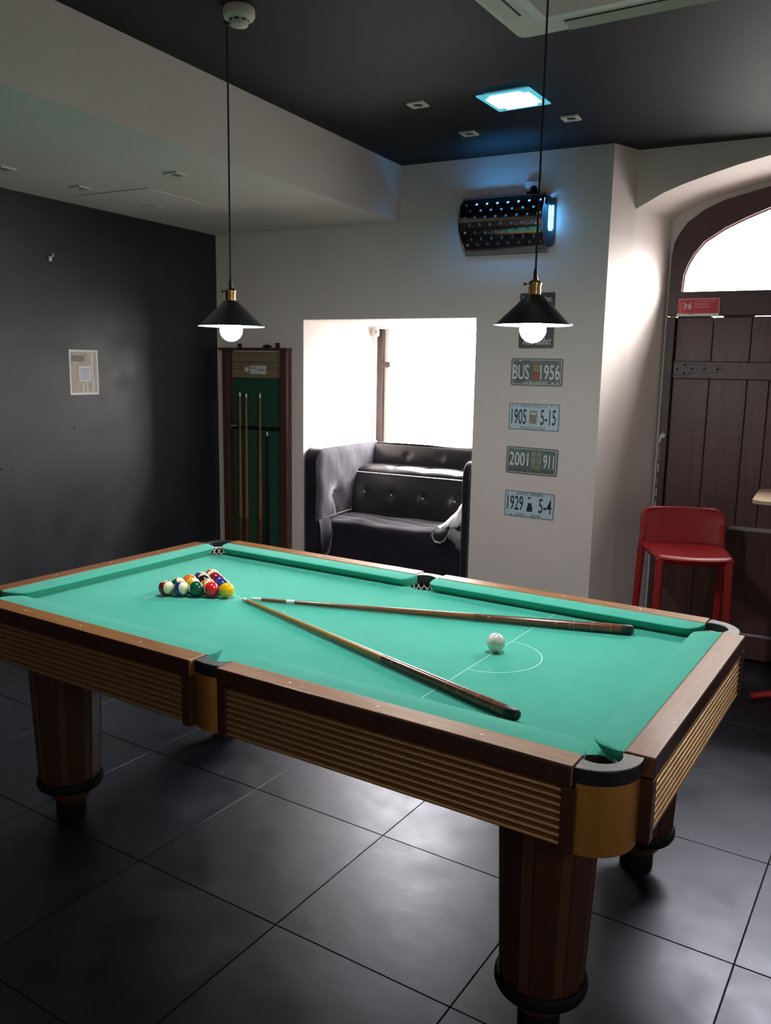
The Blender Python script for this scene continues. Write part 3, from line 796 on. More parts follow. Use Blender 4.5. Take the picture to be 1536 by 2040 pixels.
# ================================================================== PENDANT LAMPS
def pendant(x, y, ztop, label, zr=1.788):
    root = empty('pendant_lamp', (x, y, ztop), 0, label, 'lamp', 'cone pendant lamps over the pool table')
    z = lambda a: a - ztop
    b = BM(); tube(b, [(0, 0, 0), (0, 0, z(zr+0.148))], 0.0032, 8); obj('cord', b, M_cord, root, smooth=True)
    b = BM(); lathe(b, [(0.009, -0.016), (0.009, -0.002), (0.007, 0.0)], 16); obj('ceiling_cup', b, M_shade, root, smooth=True)
    b = BM(); lathe(b, [(0.0042, z(zr+0.165)), (0.0062, z(zr+0.155)), (0.0062, z(zr+0.138))], 14); obj('strain_relief', b, M_rubber, root, smooth=True)
    b = BM(); lathe(b, [(0.008, z(zr+0.1385)), (0.009, z(zr+0.132)), (0.015, z(zr+0.130)), (0.0205, z(zr+0.124)), (0.0205, z(zr+0.117)), (0.0185, z(zr+0.116)), (0.0190, z(zr+0.090))], 28)
    cap = obj('socket', b, M_brass, root, smooth=True)
    b = BM(); tube(b, [(-0.018, -0.006, z(zr+0.121)), (-0.029, -0.008, z(zr+0.121))], 0.0025, 8); uvs(b, (-0.030, -0.008, z(zr+0.121)), 0.0052, 10, 8); obj('switch_key', b, M_brass, cap, smooth=True)
    b = BM()
    prof = [(0.0195, z(zr+0.0895)), (0.024, z(zr+0.088)), (0.113, z(zr+0.003)), (0.1175, z(zr))]
    lathe(b, prof, 56, cap=False, mi=0)
    inner = [(0.1170, z(zr-0.0008)), (0.1120, z(zr+0.0015)), (0.0225, z(zr+0.0865)), (0.0, z(zr+0.0867))]
    lathe(b, inner, 56, cap=False, mi=1)
    obj('shade', b, [M_shade, M_shade_in], root, smooth=True)
    b = BM(); tube(b, [(0.1185*math.cos(2*PI*k/56), 0.1185*math.sin(2*PI*k/56), z(zr-0.0005)) for k in range(56)], 0.0022, 6, closed=True); obj('rim', b, M_shade, root, smooth=True)
    b = BM(); r = 0.0405; zc_ = z(zr-0.014)
    lathe(b, [(0.0, zc_-r)] + [(r*math.sin(a), zc_-r*math.cos(a)) for a in lin(0.2, 2.4, 12)] + [(0.017, zc_+r*1.25), (0.0135, zc_+r*1.6), (0.0135, z(zr+0.086))], 32, cap=True)
    obj('bulb', b, M_bulb, root, smooth=True)
    return root
pendant(-0.537, 0.112, ZC, 'lit black cone pendant lamp on the left, above the racked balls', 1.787)
pendant(0.578, 0.168, 2.748, 'lit black cone pendant lamp on the right, in front of the wall plates', 1.786)

# ================================================================== CEILING FITTINGS
def downlight(x, y, z, label, a=0.078, group='recessed ceiling spotlights', rz=0.0):
    root = empty('downlight', (x, y, z), rz, label, 'downlight', group)
    b = BM(); h = a/2
    O = rrect(-h, -h, h, h, 0.004, 3); n = 24
    # frame plate with round opening
    ring = [b.verts.new((0.026*math.cos(2*PI*k/n), 0.026*math.sin(2*PI*k/n), -0.008)) for k in range(n)]
    sq = []
    for k in range(n):
        a_ = 2*PI*k/n; c, s = math.cos(a_), math.sin(a_); m = max(abs(c), abs(s)); sq.append((h*c/m, h*s/m))
    lo = [b.verts.new((p[0], p[1], -0.008)) for p in sq]; hi = [b.verts.new((p[0], p[1], 0.0)) for p in sq]
    up = [b.verts.new((0.024*math.cos(2*PI*k/n), 0.024*math.sin(2*PI*k/n), -0.002)) for k in range(n)]
    for k in range(n):
        j = (k+1) % n
        b.faces.new((ring[k], ring[j], lo[j], lo[k])); b.faces.new((lo[k], lo[j], hi[j], hi[k])); b.faces.new((ring[j], ring[k], up[k], up[j]))
    obj('frame', b, M_cream, root)
    b = BM(); lathe(b, [(0.0, -0.0045), (0.012, -0.004), (0.0235, -0.0022), (0.0235, -0.0012)], 20); obj('lens', b, M_blackw, root, smooth=True)
downlight(-0.349, 1.214, ZC, 'small square white downlight left of the lit ceiling panel')
downlight(-0.320, 1.743, ZC, 'small square white downlight nearest the back wall lamp')
downlight(0.209, 1.695, ZC, 'small square white downlight right of the lit ceiling panel')
downlight(-1.300, 0.700, ZB, 'square downlight under the lowered ceiling, nearest its free edge')
downlight(-1.945, 0.742, ZB, 'square downlight under the lowered ceiling, by the black wall')
downlight(-1.960, 1.255, ZB, 'square downlight under the lowered ceiling, closest to the back wall')
downlight(-1.935, 0.300, ZB, 'square downlight under the lowered ceiling, cut by the left picture edge')

P = empty('ceiling_lamp', (0.076, 1.284, ZC), math.radians(-4), 'lit square ceiling lamp with a bluish glass border', 'lamp')
b = BM(); h = 0.122
box(b, (-h, -h, -0.020), (h, h, -0.014)); obj('glass_plate', b, M_panelg, P, bevel=0.002)
b = BM(); box(b, (-0.095, -0.095, -0.0138), (0.095, 0.095, 0.0)); obj('housing', b, M_white, P)
b = BM(); pts = [(-0.098,-0.070),(-0.070,-0.070),(-0.070,-0.098),(0.070,-0.098),(0.070,-0.070),(0.098,-0.070),(0.098,0.070),(0.070,0.070),(0.070,0.098),(-0.070,0.098),(-0.070,0.070),(-0.098,0.070)]
prism(b, pts, 2, -0.0225, -0.0205); obj('diffuser', b, M_panel, P)

SD = empty('smoke_detector', (-0.434, 0.044, ZC), 0.4, 'round cream smoke detector on the dark ceiling', 'smoke detector')
b = BM(); lathe(b, [(0.048, 0.0), (0.052, -0.006), (0.053, -0.026), (0.049, -0.034), (0.034, -0.037)], 36); obj('base', b, M_cream, SD, smooth=True)
b = BM(); lathe(b, [(0.0315, -0.0372), (0.0315, -0.048), (0.028, -0.056), (0.016, -0.060), (0.0, -0.0605)], 36); hd = obj('sensor_head', b, M_cream, SD, smooth=True)
for k in range(8):
    a = 2*PI*k/8
    b = BM(); box(b, (-0.007, -0.001, -0.003), (0.007, 0.001, 0.003))
    o = obj('vent_slot', b, M_ink, hd); o.location = (0.0312*math.cos(a), 0.0312*math.sin(a), -0.0425); o.rotation_euler = (0, 0, a+PI/2)

# air conditioning cassette
AC = empty('air_conditioner', (0.350, 0.580, ZC), math.radians(-4.2), 'large white air conditioning cassette in the dark ceiling', 'air conditioner')
W_ = 0.95
def acp(v): return v
b = BM()
O = rrect(0, -W_, W_, 0, 0.03, 4)
prism(b, O, 2, -0.045, 0.0); obj('panel', b, M_cream, AC, bevel=0.008, seg=3)
b = BM(); box(b, (0.115, -W_+0.115, -0.052), (W_-0.115, -0.115, -0.0452)); obj('grille_frame', b, M_white, AC, bevel=0.004)
b = BM(); box(b, (0.155, -W_+0.155, -0.0545), (W_-0.155, -0.155, -0.0523)); obj('grille', b, mat('ac_grille', (0.45, 0.38, 0.33), 0.6), AC, bevel=0.002)
for k in range(4):
    b = BM()
    box(b, (-0.29, -0.026, -0.0458), (0.29, 0.026, -0.0452)); o = obj('air_slot', b, mat('slot_dark', (0.03, 0.028, 0.024), 0.7), AC)
    b = BM(); prism(b, [(-0.020, -0.0485), (0.022, -0.0600), (0.023, -0.0575), (-0.019, -0.0460)], 0, -0.285, 0.285); l = obj('louver', b, M_cream, o)
    c = [(0.058, -W_/2, PI/2), (W_/2, -0.058, 0), (W_-0.058, -W_/2, -PI/2), (W_/2, -W_+0.058, PI)][k]
    o.location = (c[0], c[1], 0); o.rotation_euler = (0, 0, c[2])

# ================================================================== BLUE WALL LAMP with perforated curved cover
UL = empty('wall_lamp', (-0.29, YB, 2.43), 0, 'wall lamp glowing blue behind a perforated curved dark metal cover', 'wall lamp')
b = BM(); prism(b, rrect(-0.205, -0.120, 0.285, 0.130, 0.02), 1, -0.012, 0.0); box(b, (-0.200, -0.052, 0.141), (0.245, 0.0, 0.145)); obj('back_plate', b, M_bluep, UL, bevel=0.002)
b = BM(); tube(b, [(-0.18, -0.055, 0.126), (0.240, -0.055, 0.126)], 0.009, 12); obj('tube', b, M_tube, UL, smooth=True)
b = BM(); tube(b, [(0.262, -0.040, 0.085), (0.262, -0.040, -0.030), (0.266, -0.040, -0.040), (0.274, -0.040, -0.040), (0.278, -0.040, -0.030), (0.278, -0.040, 0.085)], 0.006, 10); obj('tube', b, M_tube2, UL, smooth=True)
for x in (-0.190, 0.250):
    b = BM(); box(b, (x-0.010, -0.068, 0.090), (x+0.010, -0.0125, 0.137)); obj('tube_holder', b, M_bluep, UL, bevel=0.003)
# cover: flat hole grid bent to a curve
prof = [(-0.078, 0.148), (-0.113, 0.118), (-0.136, 0.075), (-0.147, 0.030), (-0.142, -0.020), (-0.122, -0.065), (-0.090, -0.105), (-0.050, -0.138), (-0.022, -0.155)]
cl_ = [0.0]
for a, c in zip(prof, prof[1:]): cl_.append(cl_[-1] + math.hypot(c[0]-a[0], c[1]-a[1]))
def on_curve(s):
    s = max(0, min(cl_[-1], s))
    for i in range(len(cl_)-1):
        if s <= cl_[i+1]+1e-9:
            t = (s-cl_[i])/(cl_[i+1]-cl_[i])
            p0 = prof[max(0, i-1)]; p1 = prof[i]; p2 = prof[i+1]; p3 = prof[min(len(prof)-1, i+2)]
            f = lambda a, b_, c, d_: 0.5*((2*b_)+(-a+c)*t+(2*a-5*b_+4*c-d_)*t*t+(-a+3*b_-3*c+d_)*t**3)
            return (f(p0[0], p1[0], p2[0], p3[0]), f(p0[1], p1[1], p2[1], p3[1]))
b = BM()
x0, x1 = -0.222, 0.256
cols, rows = 32, 20
cw = (x1-x0)/cols; rh = cl_[-1]/rows
def P3(x, s):
    y, z = on_curve(s); return (x, y, z)
vc = {}
def V(x, s):
    k = (round(x, 6), round(s, 6))
    if k not in vc: vc[k] = b.verts.new(P3(x, s))
    return vc[k]
for i in range(cols):
    for j in range(rows):
        xa, sa = x0+i*cw, j*rh
        hole = (3 <= j <= 16 and j % 2 == 1 and i >= 2 and i <= cols-2 and (i-2) % 4 == (0 if (j//2) % 2 else 2))
        c4 = [(xa, sa), (xa+cw, sa), (xa+cw, sa+rh), (xa, sa+rh)]
        if not hole:
            b.faces.new([V(*c) for c in c4]); continue
        cx_, cs_ = xa+cw/2, sa+rh/2
        oct_ = [(cx_+0.0071*math.cos(PI/4*k+PI/8-PI), cs_+0.0066*math.sin(PI/4*k+PI/8-PI)) for k in range(8)]
        ov = [b.verts.new(P3(*o_)) for o_ in oct_]
        cv = [V(*c) for c in c4]
        # octagon points 0..7 start lower-left going counter-clockwise
        for q in range(4):
            a0, a1 = ov[(2*q) % 8], ov[(2*q+1) % 8]; a2 = ov[(2*q+2) % 8]
            b.faces.new((cv[q], a1, a0)) if False else None
        order = [ov[0], ov[1], ov[2], ov[3], ov[4], ov[5], ov[6], ov[7]]
        # sides: bottom between corners 0,1 -> octagon points 1,2 ; corners get triangles
        b.faces.new((cv[0], cv[1], order[2], order[1])); b.faces.new((cv[1], cv[2], order[4], order[3]))
        b.faces.new((cv[2], cv[3], order[6], order[5])); b.faces.new((cv[3], cv[0], order[0], order[7]))
        b.faces.new((cv[0], order[1], order[0])); b.faces.new((cv[1], order[3], order[2]))
        b.faces.new((cv[2], order[5], order[4])); b.faces.new((cv[3], order[7], order[6]))
COVER_SIDE = -1
cov = obj('perforated_cover', b, [M_mirror, M_blackw], UL, smooth=True)
so = cov.modifiers.new('thickness', 'SOLIDIFY'); so.thickness = 0.0016; so.offset = COVER_SIDE; so.material_offset = 1
b = BM(); box(b, (0.135, -0.070, 0.135), (0.205, -0.012, 0.160)); lathe(b, [(0.0, 0.158), (0.018, 0.160), (0.020, 0.175), (0.012, 0.190), (0.0, 0.191)], 16, (0.170, -0.045, 0)); obj('plug_block', b, M_blackw, UL, bevel=0.002)
b = BM(); quadp = [(0.045, 0.0), (0.115, 0.0)]; 
grid(b, lambda u, v: (u, on_curve(v)[0]-0.0022, on_curve(v)[1]+0.0012), lin(0.045, 0.115, 3), lin(0.012, 0.026, 3)); obj('sticker', b, M_grey, UL)
JB = BM(); box(JB, (-0.178, YB-0.022, 2.592), (-0.088, YB, 2.652)); o = obj('socket_box', JB, M_wall, None, bevel=0.003)
tag(o, 'small pale wall socket box above the blue lamp', 'socket box')

# ================================================================== PLATES ON THE PIER
YP = YB - 0.0015
def plate_base(xc, zc_, w_, h_, tilt, label, m, border, line, cat='license plate', name='license_plate', group='wall plates on the pier', r=0.012):
    root = empty(name, (xc, YP, zc_), 0, label, cat, group, rot=(0, math.radians(tilt), 0))
    b = BM(); prism(b, rrect(-w_/2, -h_/2, w_/2, h_/2, r), 1, -0.0030, 0.0); obj('plate', b, m, root)
    if border:
        b = BM()
        def loop(ins, ri): return rrect(-w_/2+ins, -h_/2+ins, w_/2-ins, h_/2-ins, ri)
        o_, i_ = loop(line[0], r*0.8), loop(line[0]+line[1], r*0.6)
        O = [b.verts.new((x, -0.0036, z)) for x, z in o_]; I = [b.verts.new((x, -0.0036, z)) for x, z in i_]
        n = len(O)
        for k in range(n): b.faces.new((O[k], O[(k+1) % n], I[(k+1) % n], I[k]))
        obj('border', b, border, root)
    return root
YT = -0.0040
def dot(root, x, z, r, m, name='bolt_hole'):
    b = BM(); lathe(b, [(r, 0.0), (r, 0.0006)], 10)
    for v in b.verts: v.co = Vector((v.co.x+x, YT+v.co.z-0.0003, v.co.y+z))
    obj(name, b, m, root)
def rect(root, name, x0, z0, x1, z1, m, y=YT):
    b = BM(); box(b, (x0, y-0.0004, z0), (x1, y, z1)); return obj(name, b, m, root)

p1 = plate_base(-0.0715, 1.636, 0.298, 0.152, 0.0, 'dark grey wall plate reading BUS 1956', M_pl_dark, M_pl_line, (0.007, 0.004))
text(p1, 'BUS', -0.090, YT, 0.0, 0.082, 0.094, M_text_w, 0.008); text(p1, '1956', 0.078, YT, 0.0, 0.082, 0.112, M_text_w, 0.008)
text(p1, 'LONDON', -0.002, YT, 0.059, 0.014, 0.064, M_text_dim); text(p1, 'UNITED KINGDOM', -0.004, YT, -0.057, 0.014, 0.140, M_text_w)
text(p1, '12', -0.126, YT, 0.059, 0.013, 0.014, M_text_dim); text(p1, '51', 0.126, YT, 0.059, 0.013, 0.014, M_text_dim)
text(p1, '19', -0.127, YT, -0.057, 0.013, 0.014, M_text_dim); text(p1, '54', 0.121, YT, -0.057, 0.013, 0.016, M_text_w)
pic = rect(p1, 'bus_picture', -0.018, -0.042, 0.018, 0.040, M_bus_y); rect(pic, 'bus_lower_deck', -0.018, -0.042, 0.018, -0.006, M_bus_r, YT-0.0005); rect(pic, 'bus_band', -0.018, -0.006, 0.018, -0.001, M_ink, YT-0.0006)
for x, z in ((-0.096, 0.062), (0.095, -0.060)): rect(p1, 'bolt_slot', x-0.007, z-0.003, x+0.007, z+0.003, M_text_w)

p2 = plate_base(-0.0755, 1.3865, 0.294, 0.150, 0.3, 'pale blue wall plate reading 1905 5-15', M_pl_blue, M_pl_navy, (0.001, 0.0035), r=0.007)
text(p2, '1905', -0.087, YT, 0.0, 0.086, 0.088, M_text_k, 0.008); text(p2, '5-15', 0.084, YT, 0.0, 0.086, 0.088, M_text_k, 0.008)
text(p2, 'NEVADA STATE U.S.A', 0.0, YT, 0.060, 0.014, 0.152, M_text_k); text(p2, 'WELCOME TO LAS VEGAS', -0.004, YT, -0.061, 0.014, 0.150, M_text_k)
text(p2, '05', -0.126, YT, 0.060, 0.012, 0.014, M_pl_navy); text(p2, '15', 0.128, YT, 0.058, 0.012, 0.012, M_pl_navy)
pic = rect(p2, 'machine_picture', -0.024, -0.038, 0.018, 0.036, M_olive); rect(pic, 'machine_window', -0.018, 0.012, 0.012, 0.026, M_skin, YT-0.0005); rect(pic, 'machine_tray', -0.024, -0.038, 0.018, -0.022, M_bus_y, YT-0.0005); rect(pic, 'machine_arm', 0.018, 0.000, 0.023, 0.014, M_olive)
for x in (-0.100, 0.100): dot(p2, x, 0.064, 0.0035, M_ink)

p3 = plate_base(-0.0765, 1.1365, 0.302, 0.154, 1.2, 'grey green wall plate reading 2001 911', M_pl_green, M_pl_line, (0.007, 0.0045))
text(p3, '2001', -0.075, YT-0.0006, 0.008, 0.078, 0.112, M_text_w, 0.007); text(p3, '911', 0.100, YT-0.0006, 0.004, 0.078, 0.062, M_text_w, 0.007)
for x in (0.010, 0.042): rect(p3, 'tower_picture', x-0.013, -0.045, x+0.013, 0.058, M_olive)
rect(p3, 'skyline_picture', -0.135, -0.066, 0.135, -0.046, mat('print_skyline', (0.07, 0.075, 0.09), 0.6, noise=((0.20, 0.17, 0.16), 70, 3)))
dot(p3, 0.094, 0.060, 0.0035, M_ink); dot(p3, -0.104, 0.058, 0.003, M_text_w); dot(p3, -0.082, 0.058, 0.003, M_text_w)

p4 = plate_base(-0.0785, 0.886, 0.294, 0.150, 1.0, 'pale blue wall plate reading 1929 5-4, lowest of the four', M_pl_blue, M_pl_navy, (0.001, 0.0035), r=0.007)
text(p4, '1929', -0.084, YT, 0.004, 0.084, 0.096, M_text_k, 0.008); text(p4, '5-4', 0.094, YT, 0.0, 0.084, 0.076, M_text_k, 0.008)
text(p4, 'AUDREY HEPBURN', 0.0, YT, 0.060, 0.016, 0.158, M_text_k, 0.004); text(p4, 'BRUSSELS', -0.050, YT, -0.061, 0.013, 0.050, M_text_k); text(p4, 'BELGIUM', 0.040, YT, -0.061, 0.014, 0.050, M_text_k, 0.004)
text(p4, '19', -0.132, YT, 0.058, 0.013, 0.012, M_pl_navy); text(p4, '29', 0.130, YT, 0.058, 0.013, 0.014, M_pl_navy)
b = BM(); prism(b, [(-0.014, -0.040), (0.018, -0.040), (0.021, -0.018), (0.014, -0.004), (0.016, 0.010), (-0.010, 0.010), (-0.008, -0.006), (-0.013, -0.020)], 1, YT-0.0004, YT); pic = obj('figure_picture', b, M_text_k, p4)
b = BM(); prism(b, arc(0.002, 0.028, 0.009, 0, 340, 12), 1, YT-0.0005, YT); obj('figure_head', b, M_skin, pic)
b = BM(); prism(b, arc(-0.001, 0.036, 0.009, 0, 200, 10), 1, YT-0.0007, YT); obj('figure_hair', b, M_text_k, pic)
dot(p4, 0.099, 0.064, 0.003, M_ink); dot(p4, -0.104, -0.066, 0.0035, M_ink)

sg = plate_base(-0.0845, 1.9165, 0.200, 0.300, -0.6, 'black tin sign with old style white lettering behind the right lamp', M_signdk, None, None, 'sign', 'wall_sign', None, r=0.010)
text(sg, 'Saufst, stirbst,', 0.0, YT, 0.115, 0.034, 0.172, M_text_w, 0.010); text(sg, 'Also saufst!', 0.004, YT, -0.112, 0.036, 0.160, M_text_w, 0.010)
text(sg, 'net', 0.052, YT, 0.078, 0.014, 0.030, M_text_dim)

# ================================================================== CUE RACK
RK = empty('cue_rack', (-1.9725, YB, 0.30), 0, 'dark wooden wall cue rack with green felt back, left of the window', 'cue rack')
def rbox(name, lo, hi, m, bev=0.002, par=None):
    b = BM(); box(b, (lo[0]+1.9725, lo[1], lo[2]-0.30), (hi[0]+1.9725, hi[1], hi[2]-0.30)); return obj(name, b, m, par or RK, bevel=bev)
rbox('felt_back', (-2.215, -0.012, 0.31), (-1.73, 0.0, 1.735), M_rackf)
rbox('side_stile', (-2.235, -0.062, 0.30), (-2.180, 0.0, 1.742), M_rackw, 0.006)
rbox('side_stile', (-1.768, -0.062, 0.30), (-1.712, 0.0, 1.742), M_rackw, 0.006)
rbox('top_rail', (-2.262, -0.066, 1.7425), (-1.708, 0.0, 1.760), M_rackw, 0.003)
rbox('base_shelf', (-2.2345, -0.090, 0.270), (-1.7125, 0.0, 0.2995), M_rackw, 0.004)
for z0, z1 in ((1.668, 1.735), (1.622, 1.666), (1.565, 1.620)):
    rbox('header_board', (-2.179, -0.024, z0), (-1.769, -0.0125, z1), M_rackp)
lb = rbox('maker_label', (-2.030, -0.0255, 1.590), (-1.900, -0.0242, 1.645), M_paper, 0)
rbox('print_bar', (-2.022, -0.0262, 1.624), (-1.975, -0.0256, 1.634), M_grey, 0, lb); rbox('print_bar', (-1.968, -0.0262, 1.612), (-1.910, -0.0256, 1.622), M_grey, 0, lb)
rbox('price_label', (-2.072, -0.0255, 1.604), (-2.040, -0.0242, 1.634), M_paper, 0)
for zz in (1.235,):
    rbox('clip_bar', (-2.178, -0.030, zz-0.012), (-1.770, -0.0125, zz+0.012), M_blackw, 0.003)
cxs = [-2.100, -2.048, -1.935, -1.880, -1.992, -1.835]
for i, x in enumerate(cxs):
    b = BM()
    r_ = 0.0140
    pts = [(x+1.9725+r_*math.cos(a), -0.045+r_*math.sin(a), 1.235-0.30) for a in lin(math.radians(-55), math.radians(235), 10)]
    tube(b, pts, 0.0035, 6); obj('clip', b, M_blackw, RK, smooth=True)
rbox('hook', (-2.172, -0.060, 1.240), (-2.140, -0.013, 1.248), M_grey, 0.001)
for x, w_, h_ in ((-2.105, 0.022, 0.026), (-1.800, 0.022, 0.032)):
    o = BM(); box(o, (x-w_/2, YB-0.045, 1.7604), (x+w_/2, YB-0.023, 1.7604+h_))
    tag(obj('chalk_cube', o, M_ink, None, bevel=0.002), 'dark chalk cube on the %s of the cue rack top' % ('left' if x < -2 else 'right'), 'chalk', 'chalk cubes on the cue rack')
b = BM()
for i, (x, r) in enumerate(((0, 0.010), (0.022, 0.013), (0.045, 0.010))): uvs(b, (-1.905+x, YB-0.035, 1.7604+r*0.8), r, 10, 6)
b2 = obj('cloth_scrap', b, M_cord, None, smooth=True); tag(b2, 'crumpled dark cloth scrap lying on top of the cue rack', 'cloth')
for i, (x, zt, m, lab, rt) in enumerate(((-2.100, 1.468, M_cue_r, 'leftmost wooden cue with white tip standing in the rack', 0.0065), (-2.048, 1.462, M_cue_r, 'second wooden cue from the left standing in the rack', 0.0065),
                             (-1.935, 1.464, M_cue_r, 'third wooden cue from the left standing in the rack', 0.0065), (-1.880, 1.216, M_blackw, 'short black cue with white tip standing in the rack', 0.006))):
    cue('rack_cue', (x, YB-0.045, zt), (x, YB-0.052, 0.3005), m, lab, joint=0.72, r_tip=rt, r_butt=0.0145, ferr=0.020, m_butt=(M_cue_b if i < 3 else M_blackw), group='cues in the wall rack', bumper=False)

# ================================================================== LEFT WALL
PO = empty('poster', (XL, 1.063, 1.592), 0, 'small glossy brown poster with a pale square on the black wall', 'poster')
b = BM(); box(b, (0.0, -0.103, -0.124), (0.0012, 0.103, 0.124)); obj('paper', b, M_white, PO)
b = BM(); box(b, (0.0012, -0.092, -0.112), (0.0018, 0.092, 0.112)); obj('print', b, M_kraft, PO)
b = BM(); box(b, (0.0018, -0.036, -0.050), (0.0022, 0.046, 0.034)); sq = obj('pale_square', b, M_white, PO)
b = BM(); box(b, (0.0022, -0.029, -0.043), (0.0024, 0.039, 0.026)); obj('square_fill', b, mat('poster_greyblue', (0.34, 0.36, 0.44), 0.3), sq)
b = BM(); box(b, (0.0018, -0.088, 0.060), (0.0022, 0.004, 0.092)); obj('heading_block', b, mat('poster_dark', (0.07, 0.05, 0.04), 0.3), PO)
for y, z0, z1 in ((0.060, -0.112, 0.108), (0.020, -0.112, -0.056), (-0.008, -0.112, -0.060)):  # streaks of reflected glare painted on the print
    b = BM(); box(b, (0.0018, y-0.006, z0), (0.0021, y+0.006, z1)); obj('painted_glare', b, mat('poster_glare', (0.55, 0.50, 0.47), 0.25), PO)
HK = empty('wall_hook', (XL, 0.864, 2.188), 0, 'small pale hook stuck high on the black wall', 'hook')
b = BM(); box(b, (0, -0.009, -0.016), (0.006, 0.009, 0.010)); obj('hook_plate', b, M_white, HK, bevel=0.002)
b = BM(); tube(b, [(0.006, 0, 0.004), (0.018, 0.002, 0.006), (0.022, 0.004, 0.016), (0.016, 0.006, 0.022)], 0.004, 8); obj('hook_arm', b, M_white, HK, smooth=True)
for y, z, r in ((0.976, 1.285, 0.008), (0.956, 0.942, 0.006), (0.49, 1.102, 0.010), (0.55, 1.097, 0.006)):
    b = BM(); lathe(b, [(r, 0.0), (r*0.9, 0.0006)], 9)
    for v in b.verts: v.co = Vector((XL+v.co.z, y+v.co.x, z+v.co.y*0.8))
    obj('wall_scuff', b, M_blackw, bpy.data.objects['wall_left'])

# ================================================================== SOFA in the niche
SO = empty('sofa', (-1.03, 2.70, 0.0), 0, 'black velvet tufted sofa bench with silver studs in the window niche', 'sofa')
OX, OY = -1.03, 2.70
def sv(x, y, z): return (x-OX, y-OY, z)
def gauss(d2, s): return math.exp(-d2/(s*s))
# left side panel: front edge rounded at the top, inner face padded and dimpled
XA = -1.530
def side_inner(y, z):
    edge = min(1.0, max(0.0, (y-2.236)/0.06)); top = min(1.0, max(0.0, (1.12-z)/0.04))
    bulge = 0.020*math.sin(min(1, edge)*PI/2)*math.sin(min(1, top)*PI/2)
    dimp = 0.034*gauss((y-2.48)**2+((z-0.80)*1.1)**2, 0.065)
    crease = 0.016*gauss((z-(0.80+(y-2.48)*0.25))**2, 0.018)*max(0, 1-abs(y-2.56)/0.16) + 0.014*gauss((y-2.48+(0.80-z)*0.05)**2, 0.016)*max(0, 1-abs(z-0.70)/0.15)
    wr = 0.0035*math.sin(22*z+9*y)*math.sin(17*y)
    return XA + bulge - dimp - crease + wr
def side_top(y):      # height of the panel edge: rounded front corner
    r = 0.085
    return 1.118 - (r - math.sqrt(max(0, r*r-(r-(y-2.236))**2)) if y < 2.236+r else 0.0)
b = BM()
ys = [2.236+0.085*(1-math.cos(PI/2*i/8)) for i in range(8)] + lin(2.321, 3.06, 30)
zsn = lin(0, 1, 34)
grid(b, lambda y, t: sv(side_inner(y, 0.10+t*(side_top(y)-0.10)), y, 0.10+t*(side_top(y)-0.10)), ys, zsn)
grid(b, lambda y, t: sv(-1.620, y, 0.10+t*(side_top(y)-0.10)), ys, zsn)
for k in range(len(ys)-1):
    y0_, y1_ = ys[k], ys[k+1]
    quad(b, sv(side_inner(y0_, side_top(y0_)), y0_, side_top(y0_)), sv(side_inner(y1_, side_top(y1_)), y1_, side_top(y1_)), sv(-1.620, y1_, side_top(y1_)), sv(-1.620, y0_, side_top(y0_)))
yy = ys[0]
for k in range(len(zsn)-1):
    za, zb_ = 0.10+zsn[k]*(side_top(yy)-0.10), 0.10+zsn[k+1]*(side_top(yy)-0.10)
    quad(b, sv(side_inner(yy, za), yy, za), sv(side_inner(yy, zb_), yy, zb_), sv(-1.620, yy, zb_), sv(-1.620, yy, za))
sl = obj('arm', b, M_velvet, SO, smooth=True)
b = BM(); uvs(b, sv(side_inner(2.48, 0.80)+0.003, 2.48, 0.80), 0.008, 10, 8); obj('tuft_button', b, M_crystal, sl, smooth=True)
# right arm
b = BM()
pr = [(2.236, 0.10)] + [(2.236+0.085*(1-math.cos(a)), 1.100-0.085*(1-math.sin(a))) for a in lin(0, PI/2, 9)] + [(3.06, 1.100), (3.06, 0.10)]
prism(b, [(y-OY, z) for y, z in pr], 0, -0.502-OX, -0.447-OX); sr = obj('arm', b, M_velvet, SO, bevel=0.012, seg=3, smooth=True)
# nail-head trim: rows of small studs
def studs(name, pts, parent, r=0.0042, step=0.0115):
    b = BM()
    for a, c in zip(pts, pts[1:]):
        a, c = Vector(a), Vector(c); n = max(1, int((c-a).length/step))
        for i in range(n):
            p_ = a.lerp(c, i/n)
            m = Matrix.Translation(p_) @ Matrix.Scale(r, 4)
            bmesh.ops.create_icosphere(b, subdivisions=1, radius=1.0, matrix=m)
    o = obj(name, b, M_stud, parent, smooth=True); o['kind'] = 'stuff'; return o
edge_l = [sv(-1.612, 2.2325, z) for z in (0.10, 1.033)] + [sv(-1.612, 2.236+0.085*(1-math.cos(a))-0.003, 1.121-0.085*(1-math.sin(a))) for a in lin(0.1, PI/2, 7)] + [sv(-1.612, 2.50, 1.121)]
studs('stud_trim', edge_l, sl)
edge_r = [sv(-0.453, 2.2325, z) for z in (0.10, 1.015)] + [sv(-0.453, 2.236+0.085*(1-math.cos(a))-0.003, 1.103-0.085*(1-math.sin(a))) for a in lin(0.1, PI/2, 7)]
studs('stud_trim', edge_r, sr)
studs('stud_trim', [sv(-1.500, 2.300, 0.660), sv(-1.502, 2.45, 0.664), sv(-1.505, 2.72, 0.668)], sl, 0.0040, 0.0125)
